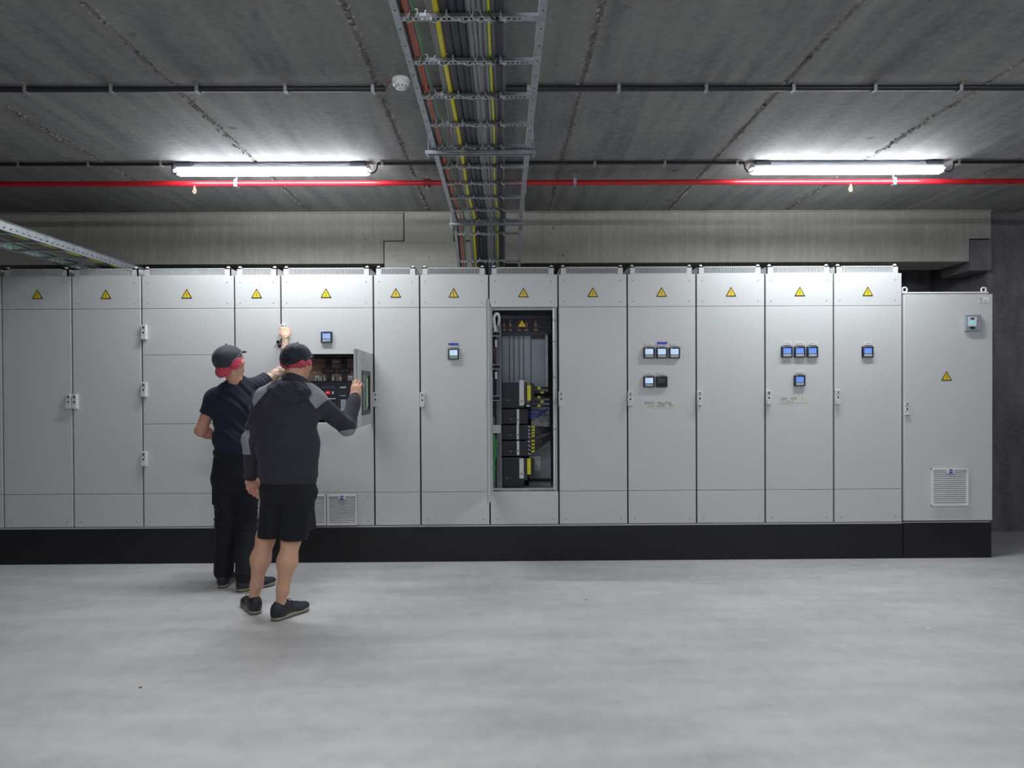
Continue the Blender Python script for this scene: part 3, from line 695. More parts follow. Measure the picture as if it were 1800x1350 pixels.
for yy, nm in ((-4.1, 'first'), (-7.7, 'second')):
    for k, sd in ((0, 'left'), (1, 'right')):
        lamp(lx0+k*SPX+.8, lx1+k*SPX+.8, yy, 'white batten lamp on the ceiling above the camera, %s row, %s' % (nm, sd))

def conduit(x0, x1, y, r, label, clips, loop=None, z=None):
    z = HC-r-.006 if z is None else z
    root = thing('cable_conduit', ((x0+x1)/2, y, z), label, 'conduit', 'black conduits clipped to the ceiling')
    b = MB(); b.tube([(x0,y,z),(x1,y,z)], r, 'blackcab', 12); b.build('tube', root)
    for x in clips:
        b = MB(); b.box(x-.010,x+.010,y-r-.006,y+r+.006,z-r-.004,z-r-.001,'galv'); b.box(x-.010,x+.010,y-r-.005,y-r-.002,z-r-.003,HC,'galv'); b.box(x-.010,x+.010,y+r+.002,y+r+.005,z-r-.003,HC,'galv')
        b.cyl((x,y-r-.014,HC-.012),(0,0,1),.007,.012,'brass',8); b.build('clip', root)
    if loop:
        for (xa, xb, sgn) in loop:   # hanging lead into the lamp
            b = MB(); pts = []
            for j in range(13):
                t_ = j/12; pts.append((xa+(xb-xa)*t_+sgn*.012*math.sin(2*PI*t_), y-.005, z-.075*math.sin(PI*t_)))
            b.tube(pts, .0065, 'blackcab', 8); b.build('lead', root)
    return root
Y1 = at(300,156,Z=HC-.02).y
cx = lambda px, Y, py=155: at(px, py, Y=Y).x
conduit(at(-200,157,Y=Y1).x, cx(677,Y1), Y1, .0165, 'thick black conduit across the upper ceiling, left of the smoke detector', [cx(v,Y1) for v in (47,198,348,503,656)])
conduit(cx(741,Y1), at(2000,150,Y=Y1).x, Y1, .0165, 'thick black conduit across the upper ceiling, behind and right of the ladder', [cx(v,Y1) for v in (929,1087,1240,1393,1536,1686)])
Y2 = at(450,287.5,Z=HC-.015).y
c2 = lambda px: at(px, 288, Y=Y2).x
conduit(at(-200,290,Y=Y2).x, c2(304), Y2, .0125, 'thin black conduit running left from the left batten lamp', [c2(v) for v in (34,157,284)], [(c2(304), lx0+.03, -1)])
conduit(c2(664), c2(1308), Y2, .0125, 'thin black conduit between the two batten lamps', [c2(v) for v in (672,1045,1168,1295)], [(c2(664), lx1-.03, 1), (c2(1308), rx0+.03, -1)])
conduit(c2(1676), at(2000,281,Y=Y2).x, Y2, .0125, 'thin black conduit running right from the right batten lamp', [c2(v) for v in (1684,)], [(c2(1676), rx1-.03, 1)])

# ------------------------------------------------------------------ sprinkler pipe
YP = -.31; zp = at(500,322.5,Y=YP).z
root = thing('sprinkler_pipe', (4.3, YP, zp), 'red sprinkler pipe running under the ceiling across the room', 'pipe')
b = MB(); b.tube([(XL,YP,zp),(XR,YP,zp)], .0225, 'red', 20); b.build('tube', root)
b = MB(); xq = at(751,322,Y=YP).x
b.tube([(xq-.028,YP,zp),(xq+.028,YP,zp)], .033, 'redflat', 16); 
for s_ in (-1,1): b.box(xq-.012,xq+.012,YP-.012,YP+.012,zp+s_*.042-.01,zp+s_*.042+.01,'galv_d'); b.tube([(xq,YP-.035,zp+s_*.036),(xq,YP+.035,zp+s_*.036)],.005,'brass',8)
b.build('coupling', root)
for px_ in (342,1495,922):
    q = at(px_, 330, Y=YP); b = MB(); b.cyl((q.x,YP,zp-.018),(0,0,-1),.012,.026,'red',12); o = b.build('sprinkler_head', root)
    b = MB(); z_ = zp-.044
    b.cyl((q.x,YP,z_),(0,0,-1),.013,.010,'brass',12)
    b.tube([(q.x-.011,YP,z_-.008),(q.x-.013,YP,z_-.022),(q.x,YP,z_-.036)],.003,'brass',6); b.tube([(q.x+.011,YP,z_-.008),(q.x+.013,YP,z_-.022),(q.x,YP,z_-.036)],.003,'brass',6)
    b.tube([(q.x,YP,z_-.008),(q.x,YP,z_-.034)],.003,'orange',6); b.cyl((q.x,YP,z_-.036),(0,0,-1),.015,.002,'brass',14); b.build('nozzle', o)
for px_ in (416,1570,1010):
    q = at(px_, 322, Y=YP); b = MB(); n=16
    b.tube([(q.x,YP+.026*math.cos(2*PI*j/n),zp+.027*math.sin(2*PI*j/n)) for j in range(n+1)], .004, 'galv', 6, cap=False)
    b.box(q.x-.012,q.x+.012,YP-.028,YP-.024,zp-.02,zp+.024,'galv'); b.box(q.x-.012,q.x+.012,YP-.028,YP+.028,zp+.024,zp+.028,'galv'); b.box(q.x-.012,q.x+.012,YP-.028,YP+.028,zp-.028,zp-.024,'galv')
    b.tube([(q.x,YP,zp+.026),(q.x,YP,HC)], .005, 'galv', 8); b.build('pipe_hanger', root)

# smoke detector
q = at(705,139,Z=HC); root = thing('smoke_detector', (q.x,q.y,HC), 'round white smoke detector on the ceiling left of the cable ladder', 'smoke detector')
b = MB(); b.lathe([(.0,-.0),(.052,0),(.053,-.012),(.050,-.018),(0,-.018)][::-1], 'white', (q.x,q.y,HC), 28); b.build('base', root)
b = MB(); b.lathe([(0,-.060),(.018,-.060),(.030,-.055),(.034,-.046),(.046,-.038),(.050,-.028),(.050,-.018)], 'white', (q.x,q.y,HC), 28)
for j in range(10):
    a = 2*PI*j/10; m_ = Matrix.Translation((q.x,q.y,HC-.048)) @ Matrix.Rotation(a,4,'Z'); b.box(.030,.0385,-.004,.004,-.004,.005,'inkgrey',m_)
b.build('sensor_head', root)
b = MB(); b.tube([(q.x-.05,q.y,HC-.01),(q.x-.075,q.y-.0,HC-.02),(cx(679,Y1),Y1,HC-.022)], .003, 'redflat', 6); b.build('wire', root)

# ------------------------------------------------------------------ cable ladders
def perf_strip(b, o, u, v, nrm, L_, H, t, k, hole=(.012,.007), pitch=.05, v0=None, start=.03):
    """strip spanned by u (length) and v (height) with a row of real holes"""
    o, u, v, nrm = Vector(o), Vector(u), Vector(v), Vector(nrm)
    def bx(a0,a1,c0,c1):
        vs = [o+u*a+v*c+nrm*d for d in (0,t) for c in (c0,c1) for a in (a0,a1)]
        b.add(vs, [(0,2,3,1),(4,5,7,6),(0,1,5,4),(2,6,7,3),(0,4,6,2),(1,3,7,5)], k)
    hv = (H-hole[1])/2 if v0 is None else v0
    bx(0,L_,0,hv); bx(0,L_,hv+hole[1],H); a = 0; x = start
    while x + hole[0] < L_-.01:
        bx(a, x, hv, hv+hole[1]); a = x+hole[0]; x += pitch
    bx(a, L_, hv, hv+hole[1])
sT = 1.2
TZ = 2.966
zR = lambda py: None
def rungY(py): return at(883, py, Z=TZ).y
rung_py = [29,107.3,168,217.2,259,293,322,347,368,388]
tY = [rungY(v) for v in rung_py]; step = (tY[-1]-tY[0])/9
tY = [tY[0]+step*k for k in range(-3,10)]
xtl = at(703, 29, Y=tY[3]).x; xtr = at(945, 29, Y=tY[3]).x
xbl, xbr = at(803,389,Y=tY[-1]).x, at(913,389,Y=tY[-1]).x
TXL, TXR = (xtl+xbl)/2, (xtr+xbr)/2
root = thing('cable_ladder', ((TXL+TXR)/2, -2, TZ), 'long galvanised cable ladder hanging from the ceiling above the aisle, full of cables', 'cable ladder', 'galvanised cable ladders')
y0, y1 = tY[0]-.1, tY[-1]+.03
def rung(parent, xa, xb, y, z, nm='rung', tilt=None):
    b = MB(); 
    b.box(xa, xb, y-.0015, y, z, z+.014, 'galv_d')  # upright lips in a darker steel, shade on the rung painted in
    perf_strip(b, (xa,y,z), (1,0,0), (0,1,0), (0,0,1), xb-xa, .034, .0015, 'galv', hole=(.0125,.016), pitch=.0215, start=.012)
    b.box(xa, xb, y+.034, y+.0355, z, z+.014, 'galv_d')
    return b.build(nm, parent)
for side, X in ((-1,TXL),(1,TXR)):
    b = MB()
    perf_strip(b, (X, y0, TZ-.004), (0,1,0), (0,0,1), (side,0,0), y1-y0, .060, .0016, 'galv', hole=(.012,.007), pitch=.12)
    # bottom and top flanges pointing outward
    o_ = (X, y0, TZ-.004)
    b2 = (0,.028) if side > 0 else (-.028,0)
    b.box(X+b2[0], X+b2[1], y0, y1, TZ-.0055, TZ-.004, 'galv'); b.box(X+b2[0], X+b2[1], y0, y1, TZ+.056, TZ+.0575, 'galv')
    yy_ = y0+.04
    while yy_ < y1: b.cyl((X+side*.014, yy_, TZ-.0065),(0,0,1),.0045,.001,'black',8); yy_ += .135
    b.build('side_rail', root)
for y in tY: rung(root, TXL, TXR, y, TZ)
# sloped end piece going down behind the roof vents
p_end = at(860, 470, Y=.66); SL = []
yS0, zS0 = y1+.06, at(860,405,Y=y1+.06).z; yS1, zS1 = .80, 2.58
sx0, sx1 = at(803,412,Y=yS0).x+.0, at(912.5,412,Y=yS0).x
ex0, ex1 = sx0, sx1
b = MB(); dvec = Vector((0,yS1-yS0,zS1-zS0)); Ls = dvec.length; du = dvec.normalized(); nv = Vector((0,-du.z,du.y))
r2 = thing('cable_ladder', ((sx0+sx1)/2, yS0, zS0), 'short sloping cable ladder dropping from the long ladder to the cabinet roofs', 'cable ladder', 'galvanised cable ladders')
for side, X in ((-1,sx0),(1,sx1)):
    b = MB(); perf_strip(b, (X,yS0,zS0), du, nv, (side,0,0), Ls, .06, .0016, 'galv', hole=(.012,.007), pitch=.12)
    o_ = Vector((X,yS0,zS0)); e_ = side*.026
    for off in (0,.06):
        a = o_+nv*off; b.add([a, a+Vector((e_,0,0)), a+Vector((e_,0,0))+du*Ls, a+du*Ls, a-nv*.0015, a+Vector((e_,0,0))-nv*.0015, a+Vector((e_,0,0))+du*Ls-nv*.0015, a+du*Ls-nv*.0015], [(0,1,2,3),(7,6,5,4),(0,4,5,1),(1,5,6,2),(2,6,7,3),(3,7,4,0)], 'galv')
    b.build('side_rail', r2)
slope_at = lambda y: zS0 + (y-yS0)*(zS1-zS0)/(yS1-yS0)
def slope_for(py):
    lo, hi = yS0, yS1
    for _ in range(30):
        m_ = (lo+hi)/2
        # projected y of the point
        P = np.array([(sx0+sx1)/2, m_, slope_at(m_)]); d = RC.T @ (P-CAM); yy = 675+SY-F*d[2]/d[1]
        if yy < py: lo = m_
        else: hi = m_
    return m_
ends = []
for py in (411.5, 459.5):
    ym = slope_for(py); ends.append(ym); rung(r2, sx0, sx1, ym, slope_at(ym)+.002)
# struts with threaded rods
def strut(px0, px1, py, Y, label):
    a, c = at(px0, py, Y=Y), at(px1, py, Y=Y); z = (a.z+c.z)/2
    r = thing('support_strut', ((a.x+c.x)/2, Y, z), label, 'strut', 'struts carrying the cable ladder')
    b = MB(); b.box(a.x, c.x, Y-.02, Y-.018, z-.010, z+.012, 'galv'); b.box(a.x, c.x, Y-.02, Y+.02, z+.010, z+.012, 'galv'); b.box(a.x, c.x, Y+.018, Y+.02, z-.010, z+.012, 'galv'); b.box(a.x,c.x,Y-.02,Y-.010,z-.012,z-.010,'galv'); b.box(a.x,c.x,Y+.010,Y+.02,z-.012,z-.010,'galv'); b.build('channel', r)
    for x in (a.x+.018, c.x-.018):
        b = MB(); b.tube([(x,Y,z-.035),(x,Y,HC)], .004, 'galv', 8); b.cyl((x,Y,z-.022),(0,0,1),.009,.008,'galv',6); b.build('threaded_rod', r)
Ys1 = at(850,268,Z=TZ-.02).y; Ys2 = at(857,394,Z=TZ-.02).y
strut(748, 942, 268.5, Ys1, 'galvanised strut under the cable ladder between the two conduits')
strut(790, 925, 393.5, Ys2, 'galvanised strut under the end of the long cable ladder near the beam')
# cables, left to right across the ladder
xs_ref = lambda zx: (zx/5.294+660)                      # measured just behind the second visible rung
cab = [(246,9,'cabdark','black'),(262,7,'black','black'),(292,8,'orange','orange'),(314,8,'orange','orange'),(345,7,'cabmid','grey'),(362,5,'cabgrey','grey'),(378,4,'greensheath','green'),(492,5,'cabgrey','grey'),(508,5,'cabgrey','grey'),(524,5,'cabgrey','grey'),(540,5,'cabgrey','grey'),(577,19,'yellowsheath','yellow'),(643,32,'cabdark','slate'),(724,34,'cabdark','slate'),(795,31,'cabdark','slate'),(845,10,'cabmid','grey'),(866,10,'cabgrey','grey'),(888,10,'cabgrey','grey'),(922,14,'cabgrey','grey'),(958,14,'cabgrey','grey'),(990,12,'cabmid','grey'),(1022,14,'cabgrey','grey'),(1044,5,'greensheath','green'),(1059,11,'yellowsheath','yellow'),(1098,15,'cabmid','grey'),(1130,13,'cabdark','slate'),(1160,13,'cabdark','slate'),(1194,17,'cabmid','grey')]
cname = {'black':'black cable','orange':'orange cable','grey':'grey cable','green':'thin green cable','yellow':'yellow cable','slate':'dark slate cable'}
Yr = rungY(38)
prev_lab = None
seen = {}
labels_c = ['dark slate cable against the left rail of the ceiling ladder','black cable left of the orange pair on the ceiling ladder','left one of the two orange cables on the ceiling ladder','right one of the two orange cables on the ceiling ladder','mid grey cable just right of the orange pair on the ceiling ladder','light grey cable beside the thin green one on the ceiling ladder','thin green cable right of the orange pair on the ceiling ladder',
 'leftmost of four thin grey cables left of the thick yellow cable','second of four thin grey cables left of the thick yellow cable','third of four thin grey cables left of the thick yellow cable','thin grey cable directly left of the thick yellow cable','thick yellow cable left of the three fat slate cables on the ceiling ladder','leftmost of the three fat slate cables on the ceiling ladder','middle one of the three fat slate cables on the ceiling ladder','rightmost of the three fat slate cables on the ceiling ladder',
 'darker grey cable directly right of the three fat slate cables','first light grey cable right of the three fat slate cables','second light grey cable right of the three fat slate cables','third light grey cable right of the three fat slate cables','fourth light grey cable right of the three fat slate cables','darker grey cable in the middle of the light grey bundle','light grey cable directly left of the thin green-yellow pair','thin green cable directly left of the thin yellow cable','thinner yellow cable near the right side of the cable bundle',
 'mid grey cable directly right of the thinner yellow cable','left one of two dark slate cables near the right of the bundle','right one of two dark slate cables near the right of the bundle','rightmost grey cable at the edge of the bundle on the ceiling ladder']
lateral = []
for i, (zx, mm, k, c_) in enumerate(cab):
    x_ref = at(xs_ref(zx), 38, Y=Yr).x; r = mm/2340*sT*.5*1.0 if False else mm/1000*.5
    fr = (x_ref-TXL)/(TXR-TXL); xe = sx0+(sx1-sx0)*(fr*1.0+ .01)
    r = max(.003, mm/1000*.60)
    pts = []; ph = random.uniform(0,6); amp = .0035 if r < .012 else .0015
    y = y0
    ys = list(np.arange(y0, y1-.05, .12)) + [y1-.05]
    for yv in ys: pts.append((x_ref+amp*math.sin(yv*3+ph)+ (.02 if fr>.03 else 0)*max(0,(yv-(y1-.7))/.7), yv, TZ+.0155+r+.0005))
    xl = pts[-1][0]
    pts.append(((xl+xe)/2, y1+.03, TZ+.010+r))
    for t_ in (0,.12,.3,.5,.75,1.0):
        yv = yS0+.04+(yS1-yS0-.04)*t_; pts.append((xe, yv, slope_at(yv)+.0175+r*1.05))
    pts.append((xe, yS1+.05, ZT+.03)); pts.append((xe, yS1+.055, ZT-.25)) if False else None
    b = MB(); b.tube(pts, r, k, 10)
    centred(b, 'power_cable' if r > .012 else 'cable', labels_c[i], 'cable', 'cables lying on the ceiling cable ladder')
    lateral.append((x_ref, r))
# ties
def tie_mesh(wd, ht, back, k='tie', dia=1):
    b = MB(); n = 20; pts = []
    for j in range(n+1):
        a = 2*PI*j/n; ca, sa = math.cos(a), math.sin(a)
        sx_ = abs(ca)**.6*math.copysign(1,ca); sz = abs(sa)**.6*math.copysign(1,sa)
        pts.append((wd/2*sx_, back*sx_*dia, ht/2*sz))
    b.tube(pts, .0022, k, 5, cap=False); b.box(wd/2*.3-.006, wd/2*.3+.003, -.02, -.010, -ht/2-.008, -ht/2+.002, k)
    return b
tg = [(262,.055,.030,'tie'),(345,.045,.03,'tie'),(515,.03,.024,'tie'),(600,.055,.040,'tie'),(760,.075,.055,'tie'),(866,.035,.03,'tie'),(940,.04,.034,'tie'),(1035,.04,.034,'tie'),(1115,.045,.034,'black'),(1190,.022,.038,'tie')]
protos = {}
for ri, y in enumerate(tY[2:]):
    for gi, (zx, wd, ht, k) in enumerate(tg):
        if (gi, ) not in protos:
            o = tie_mesh(wd*1.15, ht*1.1, .030, k, -1 if gi in (0,1,3,5) else 1).build('cable_tie'); protos[(gi,)] = o
        else:
            o = protos[(gi,)].copy(); C.objects.link(o)
        x = at(xs_ref(zx), 38, Y=Yr).x + (.02*max(0,(y-(y1-.7))/.7))
        o.location = (x, y+.017, TZ+ht*1.1/2-.004)
        tag(o, 'black cable tie around a rung of the ceiling cable ladder' if k == 'black' else 'white nylon cable tie around a rung of the ceiling cable ladder', 'cable tie', 'black ties on the ladder rungs' if k == 'black' else 'white ties on the ladder rungs')
for ym in ends:
    for gi, (zx, wd, ht, k) in enumerate(tg):
        o = protos[(gi,)].copy(); C.objects.link(o); fr = (at(xs_ref(zx),38,Y=Yr).x-TXL)/(TXR-TXL)
        o.location = (sx0+(sx1-sx0)*(fr+.01), ym+.015, slope_at(ym)+ht*.5)
        tag(o, 'black cable tie around a rung of the short sloping ladder' if k == 'black' else 'white nylon cable tie around a rung of the short sloping ladder', 'cable tie', 'black ties on the sloping ladder' if k == 'black' else 'white ties on the sloping ladder')

# second ladder at the far left
LZ = 2.60; LX1 = CAM[0] - 3.55 + .03; LX0 = LX1-.52
q = at(0, 402, Z=LZ); q2 = at(210, 471, Z=LZ); LX1 = (q.x+q2.x)/2
q = at(60, 452, Z=LZ); LX0 = q.x
la, lb = -2.4, .86
root = thing('cable_ladder', ((LX0+LX1)/2, -.5, LZ), 'galvanised cable ladder at the far left running above the cabinet roofs', 'cable ladder', 'galvanised cable ladders')
for side, X in ((-1,LX0),(1,LX1)):
    b = MB(); perf_strip(b, (X, la, LZ), (0,1,0), (0,0,1), (side,0,0), lb-la, .064, .0016, 'galv', hole=(.022,.007), pitch=.062, v0=.020)
    b2 = (0,.012) if side > 0 else (-.012,0)
    b.box(X+b2[0], X+b2[1], la, lb, LZ-.0015, LZ, 'galv'); b.box(X+b2[0], X+b2[1], la, lb, LZ+.064, LZ+.0655, 'galv'); b.build('side_rail', root)
y = la+.1
while y < lb: rung(root, LX0, LX1, y, LZ+.002); y += .3
wl = [(.06,.006,'greensheath','green cable beside the left rail of the far-left ladder'),(.13,.009,'cabdark','slate cable on the far-left ladder, left of the middle'),(.40,.005,'yellowsheath','yellow cable on the far-left ladder near its right rail'),(.43,.008,'greensheath','green cable between the yellow cable and right rail of far-left ladder'),(.475,.012,'cabdark','slate cable against the right rail of the far-left ladder'),(.17,.008,'cabmid','grey cable on the far-left ladder, left of the middle')]
for dx, r, k, lb_ in wl:
    xx = LX0+dx*(LX1-LX0)/.52
    b = MB(); pts = [(xx+.004*math.sin(v*2+dx*30), v, LZ+.0175+r) for v in np.arange(la, lb, .15)]; b.tube(pts, r, k, 8); centred(b, 'cable', lb_, 'cable', 'cables on the far-left ladder')
# ------------------------------------------------------------------ people: smooth bodies grown from limb volumes
A3 = lambda v: np.array(tuple(v), np.float32)
def unit(v): v = A3(v); return v/np.linalg.norm(v)
def cap_(a, b, ra, rb=None):
    a, b = A3(a), A3(b); rb = ra if rb is None else rb; ba = b-a; L2 = float(ba@ba)+1e-12
    def f(P):
        q = P-a; h = np.clip((q@ba)/L2, 0, 1); return np.linalg.norm(q-h[:,None]*ba, axis=1)-(ra+(rb-ra)*h)
    return f
def ell_(c, r, ax=None):
    c = A3(c); r = np.array(r, np.float32); Rm = np.eye(3, dtype=np.float32) if ax is None else np.array(ax, np.float32)
    def f(P):
        q = (P-c)@Rm.T; k0 = np.linalg.norm(q/r, axis=1); k1 = np.linalg.norm(q/(r*r), axis=1)+1e-9; return k0*(k0-1)/k1
    return f
def ecap_(a, b, side, ra, rb):
    """elliptical tapered limb: ra, rb = (half width along side, half depth)"""
    a, b = A3(a), A3(b); ba = b-a; L_ = float(np.linalg.norm(ba)); t = ba/L_; s = A3(side); s = s-t*(s@t); s /= np.linalg.norm(s); n = np.cross(t, s)
    def f(P):
        q = P-a; z = q@t; h = np.clip(z/L_, 0, 1); u = q@s; v = q@n
        ru = ra[0]+(rb[0]-ra[0])*h; rv = ra[1]+(rb[1]-ra[1])*h; ex = z-h*L_
        m = np.minimum(ru, rv); k = np.sqrt((u/ru)**2+(v/rv)**2+(ex/m)**2); return (k-1)*m
    return f
def box_(c, hs, ax=None, r=.005):
    c = A3(c); hs = np.array(hs, np.float32)-r; Rm = np.eye(3, dtype=np.float32) if ax is None else np.array(ax, np.float32)
    def f(P):
        q = np.abs((P-c)@Rm.T)-hs; return np.linalg.norm(np.maximum(q,0), axis=1)+np.minimum(q.max(1),0)-r
    return f
def U(items, k=.02):
    def f(P):
        d = None
        for it in items:
            g, kk = it if isinstance(it, tuple) else (it, k); e = g(P)
            if d is None: d = e
            else:
                h = np.maximum(kk-np.abs(d-e), 0)/kk; d = np.minimum(d, e)-h*h*kk*.25
        return d
    return f
def above(p, n):      # half space: negative where (P-p).n < 0
    p = A3(p); n = unit(n); return lambda P: (P-p)@n
def cut(f, *pl):
    def g(P):
        d = f(P)
        for q in pl: d = np.maximum(d, q(P))
        return d
    return g
def minus(f, g, k=.004): return lambda P: np.maximum(f(P), -g(P)+k)
def off(f, r): return lambda P: f(P)-r
def folds(f, amp, wl, d=(0,0,1), seed=0, warp=.5):
    d = unit(d); rs = np.random.RandomState(seed); k1, k2 = rs.randn(3)*5, rs.randn(3)*9
    def g(P):
        w_ = np.sin(P@k1.astype(np.float32)+seed)*warp*1.6 + np.sin(P@k2.astype(np.float32)+1.3*seed)*warp
        ph = (P@d)*(2*PI/wl)
        return f(P)-amp*(np.sin(ph+w_*3)*.6+np.sin(ph*1.7+w_*5+2)*.4)*np.clip(.5+.8*np.sin(P@k1.astype(np.float32)*1.3+2), 0, 1)
    return g
def mesher(f, lo, hi, h, name, mats, parent=None, pick=None, smooth=True):
    lo = np.array(lo, np.float64); hi = np.array(hi, np.float64); B = 4; H = h*B
    n = np.ceil((hi-lo)/H).astype(int)+1
    g = np.stack(np.meshgrid(*[np.arange(k) for k in n], indexing='ij'), -1).reshape(-1,3)
    cen = (lo+(g+.5)*H).astype(np.float32); d = np.concatenate([f(cen[i:i+200000]) for i in range(0, len(cen), 200000)])
    g = g[np.abs(d) < H*1.35]
    o = np.arange(B+1); loc = np.stack(np.meshgrid(o,o,o, indexing='ij'), -1).reshape(-1,3)
    idx = (g[:,None,:]*B+loc[None]); P = (lo+idx.reshape(-1,3)*h).astype(np.float32)
    D = np.concatenate([f(P[i:i+300000]) for i in range(0, len(P), 300000)]).reshape(-1,B+1,B+1,B+1)
    S = D < 0
    c = [(i,j,k) for i in (0,1) for j in (0,1) for k in (0,1)]
    sl = lambda A, t: A[:, t[0]:B+t[0], t[1]:B+t[1], t[2]:B+t[2]]
    cnt = sum(sl(S, t).astype(int) for t in c); act = (cnt > 0) & (cnt < 8)
    acc = np.zeros(act.shape+(3,)); num = np.zeros(act.shape)
    for a_ in range(8):
        for b_ in range(a_+1, 8):
            ta, tb = np.array(c[a_]), np.array(c[b_])
            if np.abs(ta-tb).sum() != 1: continue
            da, db = sl(D, ta), sl(D, tb); m_ = (da < 0) != (db < 0); t = np.where(m_, da/(da-db+1e-20), 0)
            pos = ta[None]+(tb-ta)[None]*t[...,None]; acc += pos*m_[...,None]; num += m_
    w_ = np.argwhere(act); bi = w_[:,0]; cell = g[bi]*B+w_[:,1:]
    V = lo+(cell+acc[act]/num[act][:,None])*h
    NN = n*B+2; key = (cell[:,0]*NN[1]+cell[:,1])*NN[2]+cell[:,2]
    order = np.argsort(key); ks = key[order]
    faces = []
    for ax in range(3):
        t0 = (0,0,0); t1 = [0,0,0]; t1[ax] = 1
        s0, s1 = sl(S, t0), sl(S, t1); e = np.argwhere(s0 != s1); ce = g[e[:,0]]*B+e[:,1:]; sg = s0[tuple(e.T)]
        u_, v_ = [(1,2),(2,0),(0,1)][ax]; du_ = np.zeros(3,int); du_[u_] = 1; dv_ = np.zeros(3,int); dv_[v_] = 1
        q = []; ok = np.ones(len(ce), bool)
        for dd in (0*du_, du_, du_+dv_, dv_):
            cc = ce-dd; kk = (cc[:,0]*NN[1]+cc[:,1])*NN[2]+cc[:,2]; ii = np.searchsorted(ks, kk); ii = np.minimum(ii, len(ks)-1); ok &= ks[ii] == kk; q.append(order[ii])
        q = np.stack(q, 1); q[~sg] = q[~sg][:, ::-1]; faces.append(q[ok])
    Fc = np.concatenate(faces)
    off_ = np.array(tuple(world_loc(parent))) if parent else np.zeros(3)
    # light smoothing
    for _ in range(1):
        s_ = np.zeros_like(V); c_ = np.zeros(len(V))
        for a_ in range(4):
            for b_ in ((a_+1)%4,):
                np.add.at(s_, Fc[:,a_], V[Fc[:,b_]]); np.add.at(s_, Fc[:,b_], V[Fc[:,a_]]); np.add.at(c_, Fc[:,a_], 1); np.add.at(c_, Fc[:,b_], 1)
        V = V*.5+.5*s_/np.maximum(c_,1)[:,None]
    me = bpy.data.meshes.new(name)
    me.vertices.add(len(V)); me.vertices.foreach_set('co', (V-off_).astype(np.float32).ravel())
    me.loops.add(len(Fc)*4); me.loops.foreach_set('vertex_index', Fc.ravel().astype(np.int32))
    me.polygons.add(len(Fc)); me.polygons.foreach_set('loop_start', (np.arange(len(Fc))*4).astype(np.int32))
    for m in mats: me.materials.append(M[m])
    if pick is not None: me.polygons.foreach_set('material_index', pick(V[Fc].mean(1).astype(np.float32)).astype(np.int32))
    me.polygons.foreach_set('use_smooth', np.ones(len(Fc), bool)); me.update(); me.validate()
    ob = bpy.data.objects.new(name, me); C.objects.link(ob)
    if parent: ob.parent = parent
    return ob
def bounds(pts, pad=.15):
    a = np.array([tuple(p) for p in pts]); return a.min(0)-pad, a.max(0)+pad
def bez(pts, n=6):
    pts = [Vector(p) for p in pts]; out = []
    for i in range(len(pts)-1):
        p0, p1, p2, p3 = pts[max(i-1,0)], pts[i], pts[i+1], pts[min(i+2,len(pts)-1)]
        for j in range(n):
            t = j/n; out.append(.5*((2*p1)+(p2-p0)*t+(2*p0-5*p1+4*p2-p3)*t*t+(3*p1-p0-3*p2+p3)*t**3))
    return out+[pts[-1]]
def frame(fwd, up):
    f = Vector(fwd).normalized(); r = f.cross(Vector(up)).normalized(); u = r.cross(f).normalized(); return r, f, u
def hand_(wrist, fdir, palm, thumb_side, bends, spread=.0, thumb=None, s=1.0):
    """palm: unit vector the palm faces; bends: per finger (a,b,c) bends in degrees; returns prims"""
    w_ = Vector(wrist); f = Vector(fdir).normalized(); pn = (Vector(palm)-f*Vector(palm).dot(f)).normalized(); sd = f.cross(pn).normalized()*thumb_side   # towards the thumb
    it = [(ecap_(w_-f*.01*s, w_+f*.03*s, sd, (.028*s,.020*s), (.036*s,.015*s)), .02), (ecap_(w_+f*.03*s, w_+f*.078*s, sd, (.037*s,.014*s), (.040*s,.012*s)), .015)]
    Ls = [(.042,.026,.020),(.046,.030,.021),(.043,.027,.020),(.034,.021,.018)]; rs = [.0092,.0095,.0090,.0080]
    tips = []
    for i in range(4):
        o = .029-.0193*i; fo = [.084,.088,.084,.076][i]
        p = w_+f*fo*s+sd*o*s; a = 0; d0 = (f+sd*spread*(1.5-i)).normalized(); r = rs[i]*s
        base = w_+f*.05*s+sd*o*.9*s; it.append((cap_(base, p, .011*s, r*1.08), .010))
        for j in range(3):
            a += math.radians(bends[i][j]); d = d0*math.cos(a)+pn*math.sin(a); q = p+d*Ls[i][j]*s
            it.append((cap_(p, q, r*(1-.08*j), r*(1-.08*(j+1))), .0035)); p = q
        tips.append(p)
    if thumb is None: thumb = [(.5,.55,.35),(.75,.2,.5),(.9,-.1,.4)]
    p = w_+f*.018*s+sd*.026*s+pn*.006*s; r = .0135*s
    for j, (cf, cs, cp) in enumerate(thumb):
        d = (f*cf+sd*cs+pn*cp).normalized(); q = p+d*[.040,.032,.026][j]*s
        it.append((cap_(p, q, r, r*.88), .012 if j == 0 else .004)); p = q; r *= .86
    return it, tips
